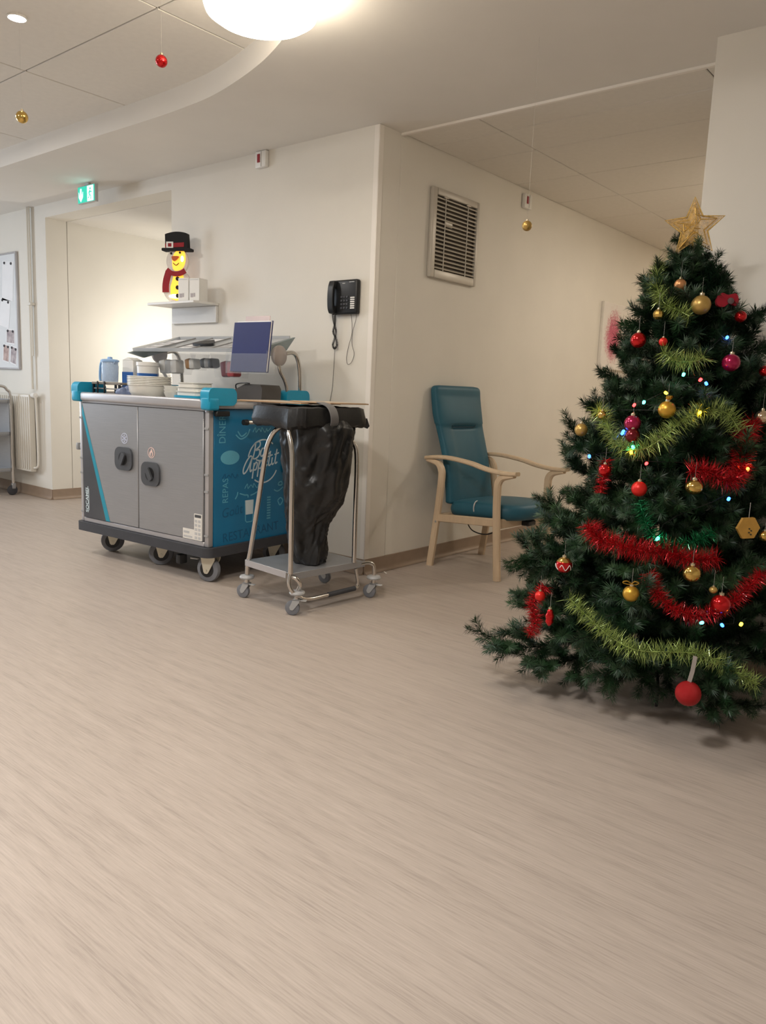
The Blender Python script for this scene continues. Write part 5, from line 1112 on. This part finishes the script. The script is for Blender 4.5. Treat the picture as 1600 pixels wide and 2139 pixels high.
bauble('shiny oval gold bauble next to the right-hand red tinsel', (2.189, -0.884, 0.85), 0.0302, gold_sh, 'oval')
hex_ornament((2.352, -0.818, 0.729), 0.0392)
bauble('gold bauble cut by the right edge beside the hexagon ornament', (2.396, -0.779, 0.704), 0.0173, gold_sh, 'ball')
bauble('red bauble with gold top and white swirls at the lower left', (1.83, -1.058, 0.548), 0.0285, red_sh, 'ball', extra=swirl)
bauble('ribbed gold bauble below the thick red tinsel', (2.242, -0.986, 0.582), 0.0278, gold_sh, 'ribbed')
bauble('gold bauble with a gold ribbon bow low on the tree', (2.083, -1.074, 0.499), 0.0268, gold_mt, 'ball', ribbon=gold_mt)
bauble('large shiny red bauble in the low red tinsel loop', (2.333, -0.961, 0.495), 0.0306, red_sh, 'ball')
bauble('long red drop bauble at the lowest left branches', (1.814, -1.105, 0.364), 0.0235, red_sh, 'long')
big_ornament((2.296, -1.074, 0.216), 0.0395)
bauble('small pale gold bauble above the low red tinsel loop', (2.307, -0.965, 0.537), 0.0138, gold_pl, 'oval')
bauble('dull red bauble above the lower left tinsel end', (1.754, -1.072, 0.423), 0.0188, red_mt, 'ball')
#>ORNAMENTS
# light string
#LIGHTS
#<LIGHTS
LEDS = [('c', 2.08, -0.773, 1.221), ('r', 2.132, -0.753, 1.205), ('b', 2.15, -0.746, 1.193), ('y', 2.039, -0.811, 1.156), ('r', 1.941, -0.836, 1.11), ('c', 1.973, -0.832, 1.121), ('b', 1.923, -0.868, 1.017), ('y', 1.955, -0.872, 1.011), ('c', 1.971, -0.889, 0.966), ('y', 1.969, -0.895, 0.948), ('b', 1.809, -0.879, 0.92), ('r', 2.029, -0.903, 0.915), ('b', 2.284, -0.821, 0.817), ('c', 2.12, -0.982, 0.678), ('c', 2.292, -0.996, 0.431), ('b', 2.344, -0.959, 0.427), ('y', 2.39, -0.918, 0.432), ('b', 2.169, -0.633, 1.355), ('y', 1.814, -0.819, 1.077), ('y', 2.152, -0.788, 1.094), ('o', 2.31, -0.732, 0.914), ('b', 1.922, -0.871, 1.01)]
ls = thing('fairy_lights', 'string of small coloured lights wound through the tree', 'fairy lights', (TX, TY, 0))
LCOL = {'c': (60, 235, 200), 'r': (255, 40, 40), 'b': (40, 90, 255), 'y': (255, 190, 40), 'o': (255, 100, 40)}
bulb_me = {k: MB().lathe([(0.0, -0.007), (0.004, -0.006), (0.0055, 0.0), (0.0045, 0.005), (0.0, 0.007)], 10).mesh('bulb', mat('bulb_lit_'+k, c, 0.3, noise=0.01, emit=c, estr=9.0), 180) for k, c in LCOL.items()}
for c, x, y, z in LEDS:
    o = link('bulb', bulb_me[c], ls, (x-TX, y-TY, z)); o.rotation_euler = (rnd.uniform(-1, 1), rnd.uniform(-1, 1), 0)
wp = sorted([(x-TX, y-TY, z) for c, x, y, z in LEDS], key=lambda p: -p[2])
wp2 = [(x*0.93, y*0.93, z+0.006) for x, y, z in wp]
MB().tube(cat(wp2, 5), 0.0011, 4).build('wire', iron_m, ls)
#>LIGHTS
